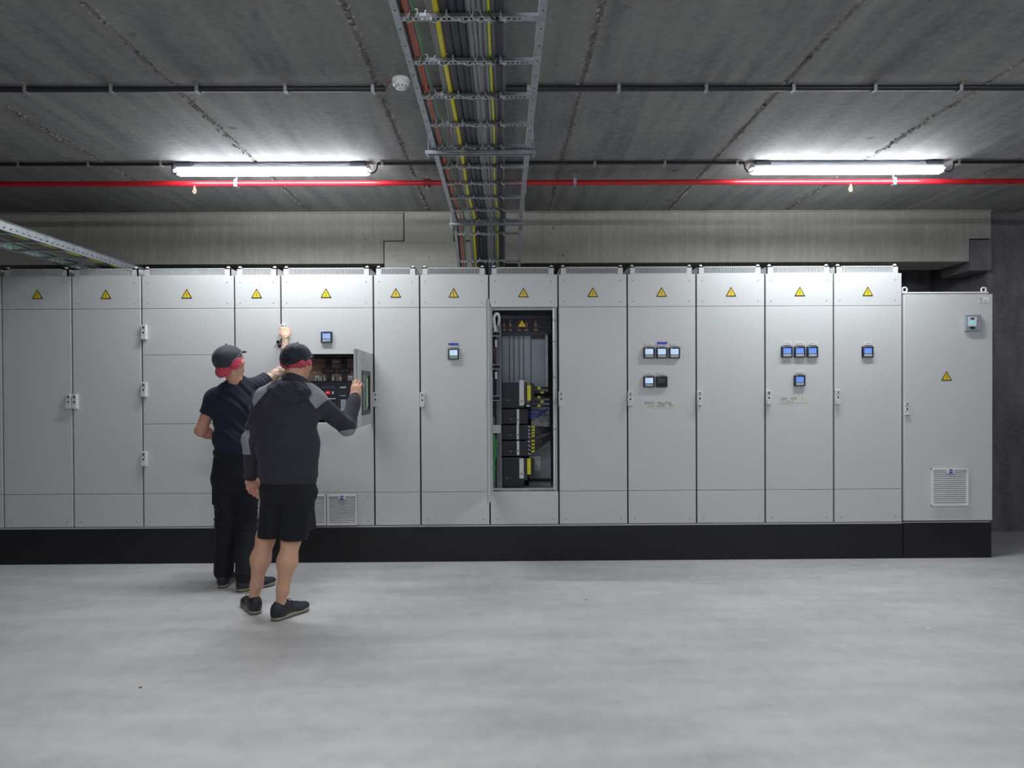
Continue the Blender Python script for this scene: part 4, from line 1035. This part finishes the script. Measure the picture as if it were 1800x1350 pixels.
def head_(c, fwd, up, nb, nr=.056, s=1.0):
    r, f, u = frame(fwd, up); ax = [tuple(r), tuple(f), tuple(u)]; c = Vector(c); L_ = lambda x,y,z: c+(r*x+f*y+u*z)*s
    E_ = lambda p, rr: ell_(L_(*p), tuple(v*s for v in rr), ax)
    it = [(E_((0,-.008,.022), (.076,.097,.096)), .02), (E_((0,.022,-.035), (.062,.076,.075)), .03), (E_((0,.050,-.078), (.036,.042,.030)), .035),
          (cap_(L_(0,-.022,-.03), nb, .055*s, nr), .03),
          (cap_(L_(-.03,.078,.028), L_(.03,.078,.028), .014*s), .02), (cap_(L_(0,.088,.015), L_(0,.108,-.022), .008*s, .0125*s), .010),
          (cap_(L_(-.013,.094,-.026), L_(.013,.094,-.026), .0085*s), .006), (cap_(L_(-.018,.083,-.052), L_(.018,.083,-.052), .008*s), .006), (cap_(L_(-.015,.083,-.062), L_(.015,.083,-.062), .008*s), .006)]
    for sg in (-1,1):
        it.append((E_((sg*.076,-.008,-.012), (.012,.019,.031)), .006)); it.append((E_((sg*.048,.060,-.018), (.022,.022,.022)), .02))
    def pits(fn):
        e1, e2 = E_((-.031,.092,.006), (.016,.012,.010)), E_((.031,.092,.006), (.016,.012,.010))
        return lambda P: np.maximum(fn(P), -np.minimum(e1(P), e2(P)))
    return it, L_, ax, E_, pits
def eyes(L_, parent, s=1.0):
    for sg in (-1,1):
        b = MB(); c = L_(sg*.031,.080,.006); 
        prof = [(.0118*math.sin(a), -.0118*math.cos(a)) for a in np.linspace(.01, PI-.01, 9)]
        b.lathe(prof, 'white', c, 14); f = (L_(0,1,0)-L_(0,0,0)).normalized(); b.tube([c+f*.0108, c+f*.0125], .0055, 'signblack', 10)
        b.build('eye', parent)
def shoe_(heel, toe, name_, parent, width=.047, ankle=None):
    heel, toe = Vector(heel), Vector(toe); heel.z = toe.z = 0; f = (toe-heel).normalized(); L_ = .300; sd = f.cross(Vector((0,0,1))); up = Vector((0,0,1))
    P_ = lambda x, y, z: tuple(heel+f*y+sd*x+up*z)
    mid = heel+f*.15
    body = U([(ell_(P_(0,.050,.050), (.037,.052,.055), [tuple(sd),tuple(f),(0,0,1)]), .02), (ecap_(P_(0,.05,.045), P_(0,.20,.040), sd, (.037,.045), (.045,.030)), .03), (ell_(P_(.004,.235,.036), (.046,.065,.030), [tuple(sd),tuple(f),(0,0,1)]), .03), (ecap_(P_(0,.060,.07), P_(0,.085,.105), sd, (.036,.050), (.034,.044)), .03), (cap_(P_(0,.09,.085), P_(0,.20,.052), .034, .025), .02)])
    body = cut(body, above(P_(0,.1,.106), (f*.18+up)), above(P_(0,0,.022), -up))
    hole = ecap_(P_(0,.068,.08), P_(0,.082,.16), sd, (.029,.040), (.030,.042))
    body = minus(body, hole, 0)
    lo = np.array(tuple(mid))-.2; hi = np.array(tuple(mid))+.2; lo[2] = -.02; hi[2] = .16
    sh = mesher(body, lo, hi, .0035, 'shoe', ['shoe'], parent)
    sole = U([(cap_(P_(0,.042,.014), P_(0,.12,.014), .040, .036), .02), (cap_(P_(0,.12,.014), P_(.004,.240,.014), .036, .049), .03)])
    sole = cut(sole, above(P_(0,0,.031), up), above(P_(0,0,.0), -up))
    mesher(sole, lo, hi, .0035, 'sole', ['sole', 'soledark'], sh, pick=lambda c_: (c_[:,2] < .011).astype(int))
    # laces
    b = MB()
    for j in range(4):
        y = .125+.022*j; z = .102-.013*j; b.tube(bez([P_(-.022,y,z-.014), P_(-.008,y+.006,z+.0), P_(.010,y+.008,z+.0), P_(.024,y+.012,z-.014)],4), .0028, 'black', 6)
    for sg in (-1,1): b.tube(bez([P_(0,.128,.108), P_(sg*.018,.122,.122), P_(sg*.034,.128,.112), P_(sg*.030,.14,.094), P_(0,.132,.105)],4), .0024, 'black', 6)
    b.build('laces', sh); return sh

M['skin'] = mat('skin', (.66,.37,.25), rough=.55, var=.07, scale=30, bump=.2, bscale=120)
M['skin_red'] = mat('flushed_skin', (.60,.29,.22), rough=.55, var=.09, scale=30, bump=.2, bscale=120)
m, nt, b_ = new_mat('tattooed_skin'); N = nt.nodes; L = nt.links
tc = N.new('ShaderNodeTexCoord'); n1 = N.new('ShaderNodeTexNoise'); n1.inputs['Scale'].default_value = 26; n1.inputs['Detail'].default_value = 5; n1.inputs['Distortion'].default_value = 1.6; L.new(tc.outputs['Object'], n1.inputs['Vector'])
rp = N.new('ShaderNodeValToRGB'); rp.color_ramp.elements[0].position = .44; rp.color_ramp.elements[1].position = .53; rp.color_ramp.elements[0].color = (.20,.165,.14,1); rp.color_ramp.elements[1].color = (.58,.38,.27,1)
L.new(n1.outputs['Fac'], rp.inputs['Fac']); L.new(rp.outputs['Color'], b_.inputs['Base Color']); b_.inputs['Roughness'].default_value = .55; M['tattoo'] = m
M['hoodie'] = mat('slate_navy_sweatshirt', (.025,.024,.040), rough=.9, var=.12, scale=60, bump=.35, bscale=260, sheen=.08)
M['greypatch'] = mat('grey_melange_jersey', (.26,.26,.28), rough=.9, var=.16, scale=140, bump=.3, bscale=300, sheen=.2)
M['shorts'] = mat('black_work_shorts_cloth', (.005,.0055,.009), rough=.85, var=.1, scale=60, bump=.3, bscale=300, sheen=.03)
M['tshirt'] = mat('navy_jersey', (.008,.011,.030), rough=.85, var=.1, scale=50, bump=.25, bscale=260, sheen=.06)
M['trouser'] = mat('navy_work_trouser_cloth', (.004,.0045,.010), rough=.85, var=.1, scale=60, bump=.3, bscale=300, sheen=.03)
M['cap'] = mat('navy_cap_cloth', (.008,.010,.026), rough=.75, var=.12, scale=60, bump=.4, bscale=300, sheen=.15)
M['capgrey'] = mat('faded_grey_cap_cloth', (.035,.037,.052), rough=.8, var=.15, scale=60, bump=.4, bscale=300, sheen=.15)
M['net'] = mat('pink_hair_net', (.62,.05,.10), rough=.6, var=.25, scale=70, bump=.8, bscale=180, sheen=.3)
M['piping'] = mat('teal_piping', (.12,.42,.42), rough=.5)
M['shoe'] = mat('charcoal_shoe_leather', (.022,.023,.030), rough=.55, var=.15, scale=60, bump=.3)
M['sole'] = mat('beige_rubber', (.30,.27,.19), rough=.7, var=.12, scale=60)
M['soledark'] = mat('dark_rubber_tread', (.06,.06,.065), rough=.8)
M['sock'] = mat('black_sock', (.012,.012,.015), rough=.9)

def cap_and_net(E_, L_, ax, up_, f_, parent, kind, tilt=.42, zc=.010, bill=True, color='cap', netdrop=.0):
    r, f, u = [Vector(v) for v in ax]
    pn = (u*1.0+f*.28).normalized()           # rim plane, lower at the nape... higher at the brow
    shell = U([(E_((0,-.012,.040), (.093,.113,.092)), .02), (E_((0,-.055,.012), (.080,.066,.075)), .04)])
    shell = folds(shell, .0016, .05, r, 3)
    c1 = above(L_(0,0,zc), -(u-f*tilt).normalized()); inner = E_((0,-.008,.024), (.083,.103,.095))
    body = cut(shell, c1)
    lo, hi = bounds([L_(0,0,0)], .22)
    cp = mesher(body, lo, hi, .0035, kind, [color], parent)
    # bill
    bl = U([(ell_(L_(0,.096,.064), (.064,.040,.011), [tuple(r), tuple((f*.97-u*.12).normalized()), tuple((u*.97+f*.12).normalized())]), .01)])
    bl = minus(bl, E_((0,-.012,.040), (.086,.106,.085)), 0)
    mesher(bl, lo, hi, .003, 'peak', [color], cp)
    b = MB(); n = 28; pts = []
    for j in range(n+1):      # piping sweeps along the side of the cap
        a = -.2+1.15*j/n; x = .095*math.cos(a*1.0); y = -.012+.113*math.sin(a); z = zc+.022+tilt*(y*.9)
        pts.append(L_(x*1.005, y, z))
    b.tube(pts, .0016, 'piping', 6)
    b.build('piping', cp)
    b = MB(); b.tube([L_(0,-.118,.045+.0*j) for j in (0,)]+[L_(0,-.124,.03)], .012, 'capgrey' if color == 'cap' else 'cap', 8) ; b.lathe([(0,.012),(.006,.010),(.008,0)], color, L_(0,-.012,.131), 10, mtx=Matrix((tuple(r),tuple(f),tuple(u))).transposed()); b.build('button', cp)
    return cp

# ================= person in hoodie and shorts
G = lambda px, py, Y: at(px, py, Y=Y)
hipc = G(507,842,-1.42); waist = G(507,782,-1.43); chest = G(508,722,-1.40); nb = G(514,688,-1.37)
SL_, SR_ = G(462,702,-1.39), G(553,703,-1.38)
EL, WL = G(440.5,774,-1.43), G(441,838,-1.36)
ER, WR = G(610,751,-1.14), G(624.5,699,-.915)
HL, HR = G(484,862,-1.41), G(530,864,-1.43)
KL, KR = G(467,946,-1.385), G(512,948,-1.44)
heelR, toeR = at(478,1093,Z=0), at(541,1070,Z=0); heelL, toeL = at(452,1081,Z=0), at(430,1061,Z=0)
fR = (toeR-heelR).normalized(); fL = (toeL-heelL).normalized()
AR = heelR+fR*.068+Vector((0,0,.085)); AL = heelL+fL*.068+Vector((0,0,.085))
p2 = thing('person', ((AR.x+AL.x)/2, (AR.y+AL.y)/2, 0), 'person in dark hoodie with grey shoulder panels, shorts and cap, holding the open compartment door', 'person')
hc = G(523,638,-1.315); hf = Vector((.27,.93,-.18)); hu = Vector((.0,.22,1))
hit, HL_, hax, HE, pits = head_(hc, hf, hu, G(516,676,-1.36), .058)
side = (SR_-SL_).normalized()
calf = lambda K, An, back: [(cap_(K, K.lerp(An,.33)+back, .057, .0605), .03), (cap_(K.lerp(An,.33)+back, K.lerp(An,.75)+back*.4, .059, .037), .04), (cap_(K.lerp(An,.75)+back*.4, An, .037, .0315), .03), (cap_(An, An-Vector((0,0,.05)), .0315, .030), .02)]
bk = Vector((0,-.010,0))
hl, tl = hand_(WL, Vector((.10,.08,-1)), Vector((.6,-.8,.0)), -1, [(22,32,22),(28,38,25),(34,42,28),(38,44,28)], thumb=[(.75,.45,.4),(.95,.15,.3),(1,0,.2)], s=.97)
# right hand on the door's free edge
door_e = Vector((3.222, -.782, 0)); gr = G(630,684,-.86)
hr, tr = hand_(WR, Vector((.01,.30,.78)), Vector((.30,.95,-.1)), 1, [(10,48,30),(16,58,34),(22,64,36),(28,66,38)], thumb=[(.5,.5,.5),(.75,.1,.6),(.8,-.2,.6)], s=1.06)
arm = lambda S_, E2, W_, k=1.0: [(cap_(S_, E2, .046*k, .038*k), .03), (cap_(E2, E2.lerp(W_,.3), .038*k, .040*k), .03), (cap_(E2.lerp(W_,.3), W_, .040*k, .026*k), .02)]
skin2 = U([(ecap_(hipc, waist, side, (.150,.095), (.140,.090)), .03), (ecap_(waist, chest, side, (.140,.090), (.155,.095)), .05), (cap_(SL_, SR_, .05), .05), (cap_(chest, nb, .09, .06), .05)] + arm(SL_, EL, WL) + arm(SR_, ER, WR) +
   [(cap_(HL, KL, .075, .060), .03), (cap_(HR, KR, .075, .060), .03)] + calf(KL, AL, bk+Vector((-.004,0,0))) + calf(KR, AR, bk) +
   [(cap_(AL, AL+fL*.12-Vector((0,0,.05)), .030, .022), .02), (cap_(AR, AR+fR*.12-Vector((0,0,.05)), .030, .022), .02)] + hl + hr + hit, .02)
skin2 = pits(skin2)
lo, hi = bounds([hipc, hc, WL, WR, KL, AL, AR, heelL, toeR, SL_], .17); lo[2] = .0
mesher(skin2, lo, hi, .004, 'body', ['skin','skin_red'], p2, pick=lambda c_: ((np.linalg.norm(c_-A3(WL), axis=1) < .22)).astype(int))
eyes(HL_, p2)
# hoodie
wr_l = WL-Vector((0,0,.004)); 
tors = U([(ecap_(G(507,836,-1.425), waist, side, (.190,.135), (.193,.138)), .03), (ecap_(waist, chest, side, (.190,.135), (.188,.132)), .05), (ecap_(chest, G(509,702,-1.385), side, (.188,.130), (.165,.105)), .05),
   (cap_(SL_, G(492,683,-1.375), .062, .066), .05), (cap_(SR_, G(530,684,-1.37), .062, .066), .05), (cap_(G(509,690,-1.38), G(516,676,-1.37), .085, .078), .04)], .04)
tors = folds(folds(tors, .010, .15, (.45,0,1), 5), .005, .06, (-.5,0,1), 15)
slL = folds(U([(cap_(SL_, EL, .064, .050), .03), (cap_(EL, WL, .050, .041), .03)]), .0075, .075, Vector((.5,0,1)), 8)
slR = U([(folds(cap_(SR_, ER, .068, .057), .006, .09, Vector((.8,.3,.5)), 13, .5), .03), (folds(U([cap_(ER, ER.lerp(WR,.85), .055, .049), (cap_(ER.lerp(WR,.7), WR, .046, .036), .02)]), .0085, .042, (WR-ER)+Vector((.05,0,0)), 11, .3), .025)])
slL = cut(slL, above(WL+Vector((0,0,-.010)), -Vector((0,0,1)))); slR = cut(slR, above(WR+(WR-ER).normalized()*.004, (WR-ER)))
neckhole = cap_(G(516,676,-1.36), HL_(0,0,-.06), .062, .066)
hood_b = U([(tors, .01), (slL, .04), (slR, .04)], .03)
hood_b = cut(hood_b, above(G(507,845,-1.42), -Vector((.03,0,1))))
hood_b = minus(hood_b, neckhole, 0)
lo, hi = bounds([hipc, SL_, SR_, EL, WL, ER, WR, nb], .16)
hd = mesher(hood_b, lo, hi, .0045, 'hoodie', ['hoodie'], p2)
# hem band and cuffs
band = cut(off(U([ecap_(G(507,846,-1.425), G(507,826,-1.425), side, (.180,.128), (.184,.130))]), .0), above(G(507,831,-1.42), (0,0,1)), above(G(507,848,-1.42), -Vector((.03,0,1))))
mesher(folds(band, .002, .02, side, 2), lo, hi, .0045, 'waistband', ['hoodie'], hd)
for (W_, E2, rr) in ((WL, EL, .040), (WR, ER, .041)):
    d = (W_-E2).normalized(); cf = cut(cap_(W_-d*.055, W_+d*.03, rr*1.02, rr*.93), above(W_+d*.016, d), above(W_-d*.04, -d)); mesher(cf, *bounds([W_], .1), .0035, 'cuff', ['hoodie'], hd)
# hood lying on the back
Yb = -1.50
hb = U([(ell_(G(507,693,-1.485), (.134,.068,.088)), .03), (cap_(G(503,702,-1.52), G(493,719,-1.525), .060, .028), .03), (cap_(G(479,683,-1.44), G(499,673,-1.43), .034, .030), .03), (cap_(G(533,681,-1.43), G(512,674,-1.44), .034, .028), .03), (cap_(G(477,688,-1.49), G(491,721,-1.535), .026, .020), .015), (cap_(G(540,688,-1.48), G(500,722,-1.53), .026, .020), .015), (cap_(G(486,676,-1.44), G(528,688,-1.545), .022, .016), .012)], .03)
hb = minus(hb, cap_(G(517,680,-1.36), HL_(0,0,-.05), .066, .072), 0)
hb = minus(hb, ell_(G(512,670,-1.43), (.060,.050,.030)), 0)
hb = folds(hb, .011, .065, (.7,0,1), 21, .7)
mesher(hb, *bounds([G(506,693,-1.46)], .2), .004, 'hood', ['hoodie'], hd)
# grey shoulder panels and elbow patches: second cloth just over the first
def poly_region(pts):
    """convex prism seen from the back: pts in the x,z plane"""
    c_ = np.mean(pts, 0); pl = []
    for i in range(len(pts)):
        a, b2 = np.array(pts[i]), np.array(pts[(i+1)%len(pts)]); t = b2-a; n_ = np.array([t[1], -t[0]]); n_ = n_/np.linalg.norm(n_)
        if (c_-a)@n_ > 0: n_ = -n_
        pl.append((a, n_))
    return lambda P: np.max(np.stack([(P[:,0]-a[0])*n_[0]+(P[:,2]-a[1])*n_[1] for a, n_ in pl]), 0)
def xz(px, py, Y=-1.45): q = at(px, py, Y=Y); return (q.x, q.z)
full = off(hood_b, .0018)
for pts in ([xz(443,704), xz(447,716), xz(474,684), xz(474,664), xz(452,676)], [xz(532,672), xz(536,690), xz(556,719), xz(574,700), xz(560,676)]):
    rg = poly_region(pts); mesher(lambda P, rg=rg: np.maximum(np.maximum(full(P), rg(P)), -(full(P)+.012)), *bounds([Vector((p[0], -1.4, p[1])) for p in pts], .16), .0035, 'shoulder_panel', ['greypatch'], hd)
e1 = cut(off(slL, .002), above(G(440,755,-1.43), (0,0,1)), above(G(440,799,-1.43), (0,0,-1)), above(G(446.5,777,-1.44), (1,-.35,0)), minus(lambda P: -1+0*P[:,0], lambda P: -1+0*P[:,0], -9) if False else (lambda P: -(slL(P)+.012)))
mesher(e1, *bounds([EL], .16), .0035, 'elbow_patch', ['greypatch'], hd)
ed = (ER-SR_).normalized(); wd_ = (WR-ER).normalized()
e2c = ER+(ed-wd_).normalized()*.045
e2 = cut(off(slR, .002), ell_(e2c+Vector((.0,-.01,-.004)), (.085,.085,.040), None), (lambda P: -(slR(P)+.012)))
mesher(e2, *bounds([ER], .16), .0035, 'elbow_patch', ['greypatch'], hd)
# shorts
sh = U([(ecap_(G(507,835,-1.42), G(507,862,-1.42), side, (.170,.120), (.186,.130)), .03), (cap_(G(486,866,-1.405), G(475,952,-1.39), .098, .086), .02), (cap_(G(529,868,-1.43), G(515,955,-1.44), .100, .086), .02)], .03)
sh = folds(sh, .008, .10, (.6,0,1), 31)
sh = cut(sh, above(G(495,947.5,-1.45), (-.04,0,-1)), above(G(507,833,-1.42), (0,0,1)))
inn = U([cap_(HL, KL-Vector((0,0,.1)), .075, .066), cap_(HR, KR-Vector((0,0,.1)), .075, .066)])
lowcut = lambda P: np.maximum(inn(P), (P[:,2]-.60)); sh = minus(sh, lowcut, 0)
lo, hi = bounds([hipc, KL, KR, HL, HR], .2)
so = mesher(sh, lo, hi, .0045, 'shorts', ['shorts'], p2)
pk = cut(box_(G(541,910,-1.43), (.020,.070,.085), [(.96,-.25,.1),(.25,.96,0),(-.1,0,.99)], .012), lambda P: -(sh(P)+.004)); mesher(pk, *bounds([G(548,912,-1.43)], .2), .0045, 'cargo_pocket', ['shorts'], so)
# socks
for An, f_ in ((AL,fL),(AR,fR)):
    sk = cut(U([cap_(An+Vector((0,0,.02)), An-Vector((0,0,.04)), .0345, .038)]), above(An+Vector((0,0,.022)), (0,0,1))); mesher(sk, *bounds([An], .1), .0035, 'sock', ['sock'], p2)
shoe_(heelR, toeR, 'shoe', p2); shoe_(heelL, toeL, 'shoe', p2)
cp = cap_and_net(HE, HL_, hax, hu, hf, p2, 'cap')
# hair net
lo, hi = bounds([hc], .2)
def net(E_, L_, ax, bag, seed, dr=.30, dz=0):
    r, f, u = [Vector(v) for v in ax]
    n_ = U([(E_((0,-.014,.018), (.088,.104,.09)), .02)]+[(E_(p, q), .02) for p, q in bag], .02)
    n_ = folds(folds(n_, .0035, .022, r, seed, .4), .002, .013, r, seed+3, .3)
    return cut(n_, above(L_(0,-.02,-.050-dz), -(u*1.0-f*dr)), above(L_(0,.066,0), f), above(L_(0,0,.060), u))
mesher(net(HE, HL_, hax, [((0,-.055,-.015), (.088,.052,.036)), ((.085,.0,-.005), (.014,.03,.022)), ((-.085,.0,-.005), (.014,.03,.022))], 4), lo, hi, .003, 'hair_net', ['net'], p2)
b = MB(); b.tube(bez([HL_(-.035,-.118,.0), HL_(0,-.124,-.012), HL_(.035,-.118,.0)],5), .007, 'black', 8); b.tube(bez([HL_(0,-.122,-.01), HL_(-.004,-.118,-.03), HL_(.004,-.116,-.052)],5), [.008]*10+[.003], 'black', 8); b.build('cap_strap', cp)
for k_ in range(2):
    b = MB(); z_ = .040-.030*k_; wv = .012 if k_ == 0 else .038
    b.tube([HL_(-wv+2*wv*j/8, -.1255+.004*abs(j-4)/4*(1+2.2*k_)+(.003 if k_==0 else .0), z_) for j in range(9)], .003 if k_ == 0 else .0055, 'redflat', 6); b.build('cap_lettering', cp)

# ================= person in T-shirt
hipc = G(414,822,-.64); waist = G(414,772,-.63); chest = G(416,716,-.585); nb = G(418,678,-.585)
SL_, SR_ = G(376,700,-.62), G(452,680,-.50)
EL, WL = G(353,757,-.64), G(388,770,-.44)
ER, WR = G(500,647,-.25), G(502.5,593,-.15)
HL, HR = G(397,838,-.64), G(433,838,-.64)
KL, KR = G(397.5,916,-.655), G(433,916,-.62)
heelL, toeL = at(390,1035,Z=0), at(409,1013,Z=0); heelR, toeR = at(416,1041,Z=0), at(480,1027,Z=0)
fR = (toeR-heelR).normalized(); fL = (toeL-heelL).normalized()
AR = heelR+fR*.068+Vector((0,0,.085)); AL = heelL+fL*.068+Vector((0,0,.085))
p1 = thing('person', ((AR.x+AL.x)/2, (AR.y+AL.y)/2, 0), 'person in navy T-shirt and trousers reaching a tattooed arm up to a cabinet latch', 'person')
hc = G(405,636,-.66); hf = Vector((.60,.74,.16)); hu = Vector((-.12,-.16,1))
hit, HL_, hax, HE, pits = head_(hc, hf, hu, G(416,672,-.60), .058)
side = Vector((1,.18,0)).normalized()
hl, tl = hand_(WL, Vector((.9,.5,.1)), Vector((0,.3,-1)), -1, [(30,40,25)]*4, s=.95)
hr, tr = hand_(WR, Vector((-.16,.36,.88)), Vector((-.25,.9,-.35)), -1, [(45,60,30),(50,62,32),(56,64,34),(60,66,36)], thumb=[(.6,-.2,.6),(.75,-.4,.5),(.8,-.3,.2)], s=1.0)
hr2, _ = hand_(WR, Vector((-.16,.36,.88)), Vector((-.25,.9,-.35)), 1, [(45,60,30),(50,62,32),(56,64,34),(60,66,36)], thumb=[(.7,.35,.5),(.9,.05,.4),(.9,-.2,.4)], s=1.0)
skin1 = U([(ecap_(hipc, waist, side, (.145,.095), (.130,.085)), .03), (ecap_(waist, chest, side, (.130,.085), (.150,.095)), .05), (cap_(SL_, SR_, .05), .05), (cap_(chest, nb, .09, .06), .05),
   (cap_(SL_, EL, .050, .043), .03), (cap_(EL, EL.lerp(WL,.3), .043, .043), .02), (cap_(EL.lerp(WL,.3), WL, .043, .028), .02),
   (cap_(SR_, ER, .050, .040), .03), (cap_(ER, ER.lerp(WR,.3), .040, .041), .02), (cap_(ER.lerp(WR,.3), WR, .041, .027), .02),
   (cap_(HL, KL, .075, .052), .03), (cap_(HR, KR, .075, .052), .03), (cap_(KL, AL, .05, .034), .03), (cap_(KR, AR, .05, .034), .03), (cap_(AL, AL+fL*.12-Vector((0,0,.05)), .030, .022), .02), (cap_(AR, AR+fR*.12-Vector((0,0,.05)), .030, .022), .02)] + hl + hr2 + hit, .02)
skin1 = pits(skin1)
lo, hi = bounds([hipc, hc, EL, WL, WR, ER, KL, AL, AR, heelL, toeR, SL_], .17); lo[2] = .0
tat = U([cap_(SR_, ER, .09), cap_(ER, WR-(WR-ER).normalized()*.035, .08, .05)])
def pick1(c_):
    t = (tat(c_) < 0) & (c_[:,0] > SR_.x-.02); r_ = np.minimum(cap_(SL_, EL, .10)(c_), cap_(EL, WL, .1)(c_)) < 0
    return np.where(t, 1, np.where(r_ & (c_[:,2] < SL_.z-.03), 2, 0))
mesher(skin1, lo, hi, .004, 'body', ['skin','tattoo','skin_red'], p1, pick=pick1)
eyes(HL_, p1)
tors = U([(ecap_(G(414,806,-.635), waist, side, (.158,.112), (.150,.106)), .04), (ecap_(waist, chest, side, (.152,.106), (.176,.122)), .05), (ecap_(chest, G(417,694,-.585), side, (.176,.120), (.150,.098)), .05),
   (cap_(SL_, G(404,684,-.60), .064, .062), .05), (cap_(SR_, G(430,679,-.56), .066, .062), .05), (cap_(G(417,690,-.59), G(417,672,-.59), .085, .070), .04)], .04)
tors = folds(tors, .006, .09, (.6,0,1), 6)
dL = (EL-SL_).normalized(); dR = (ER-SR_).normalized()
endL, endR = G(363,728,-.63), SR_.lerp(ER, .34)
sL = cut(folds(cap_(SL_, EL, .066, .056), .003, .05, dL, 9), above(endL, dL)); sR = cut(folds(cap_(SR_, ER, .072, .060), .005, .04, dR, 12), above(endR, dR))
ts = U([(tors, .01), (sL, .035), (sR, .04)], .03)
ts = minus(ts, cap_(G(417,676,-.60), HL_(0,-.01,-.05), .058, .060), 0)
ts = cut(ts, above(G(414,806,-.64), -Vector((0,0,1))))
lo, hi = bounds([hipc, SL_, SR_, EL, ER, nb], .17)
to = mesher(ts, lo, hi, .0045, 't_shirt', ['tshirt'], p1)
tr_ = U([(ecap_(G(414,802,-.64), G(414,838,-.64), side, (.158,.110), (.178,.128)), .03), (cap_(G(397,844,-.64), KL, .100, .078), .03), (cap_(KL, AL+Vector((-.002,0,.03)), .078, .072), .03), (cap_(G(433,844,-.64), KR, .100, .078), .03), (cap_(KR, AR+Vector((0,0,.03)), .078, .074), .03)], .03)
tr_ = folds(folds(tr_, .006, .13, (.4,0,1), 41), .004, .05, (.2,.2,1), 44)
tr_ = cut(tr_, above(G(414,796,-.64), (0,0,1)), lambda P: .062-P[:,2])
tr_ = minus(tr_, U([cap_(AL-Vector((0,0,.08)), AL+Vector((0,0,.02)), .05), cap_(AR-Vector((0,0,.08)), AR+Vector((0,0,.02)), .05)]), 0)
lo, hi = bounds([hipc, KL, KR, AL, AR], .19)
tro = mesher(tr_, lo, hi, .0045, 'trousers', ['trouser'], p1)
pk = cut(box_(G(381.5,868,-.65), (.018,.060,.080), None, .012), lambda P: -(tr_(P)+.003)); mesher(pk, *bounds([G(378,872,-.65)], .2), .0045, 'cargo_pocket', ['trouser'], tro)
shoe_(heelL, toeL, 'shoe', p1); shoe_(heelR, toeR, 'shoe', p1)
cp = cap_and_net(HE, HL_, hax, hu, hf, p1, 'cap', tilt=.62, zc=.006, color='capgrey')
lo, hi = bounds([hc], .22)
mesher(net(HE, HL_, hax, [((0,-.066,-.066), (.070,.056,.054)), ((.084,.0,-.015), (.014,.04,.045)), ((-.084,.0,-.015), (.014,.04,.045))], 14, .62, .014), lo, hi, .003, 'hair_net', ['net'], p1)
# bunch of keys hanging from the latch
kc = G(489,596,-.10)
kr = thing('key_ring', tuple(kc), 'bunch of keys on a ring dangling below the reaching hand', 'keys')
b = MB(); b.tube([(kc.x+.016*math.cos(2*PI*j/20), kc.y, kc.z+.014*math.sin(2*PI*j/20)) for j in range(21)], .0016, 'galv_d', 6, cap=False); b.tube(bez([kc+Vector((0,0,.014)), kc+Vector((.02,.0,.045)), kc+Vector((.035,.02,.08))],4), .0018, 'black', 6); b.build('ring', kr)
for j, (a, l, k_) in enumerate(((-.5,.05,'brass'),(-.15,.055,'galv_d'),(.2,.05,'galv_d'),(.5,.045,'black'))):
    b = MB(); d = Vector((math.sin(a),0,-math.cos(a))); s_ = kc+Vector((0,-.003*j,-.014)); n_ = Vector((d.z,0,-d.x))
    b.tube([s_, s_+d*.008], .010, k_, 10); b.lathe([(0,-.0015),(.012,-.0015),(.012,.0015),(0,.0015)], k_, s_+d*.012, 14, mtx=Matrix.Rotation(PI/2,3,'X'))
    q_ = s_+d*.02; b.add([q_+n_*.003+Vector((0,y_,0)) for y_ in (-.001,.001)]+[q_-n_*.003+Vector((0,y_,0)) for y_ in (-.001,.001)]+[q_+d*l+n_*.003+Vector((0,y_,0)) for y_ in (-.001,.001)]+[q_+d*l-n_*.003+Vector((0,y_,0)) for y_ in (-.001,.001)], [(0,1,5,4),(2,6,7,3),(0,4,6,2),(1,3,7,5),(4,5,7,6),(0,2,3,1)], k_)
    b.build('key', kr)
b = MB(); q_ = kc+Vector((.012,.0,-.058)); b.lathe([(0,-.018),(.012,-.014),(.016,0),(.012,.014),(0,.018)], 'black', q_, 14); b.build('key_fob', kr)
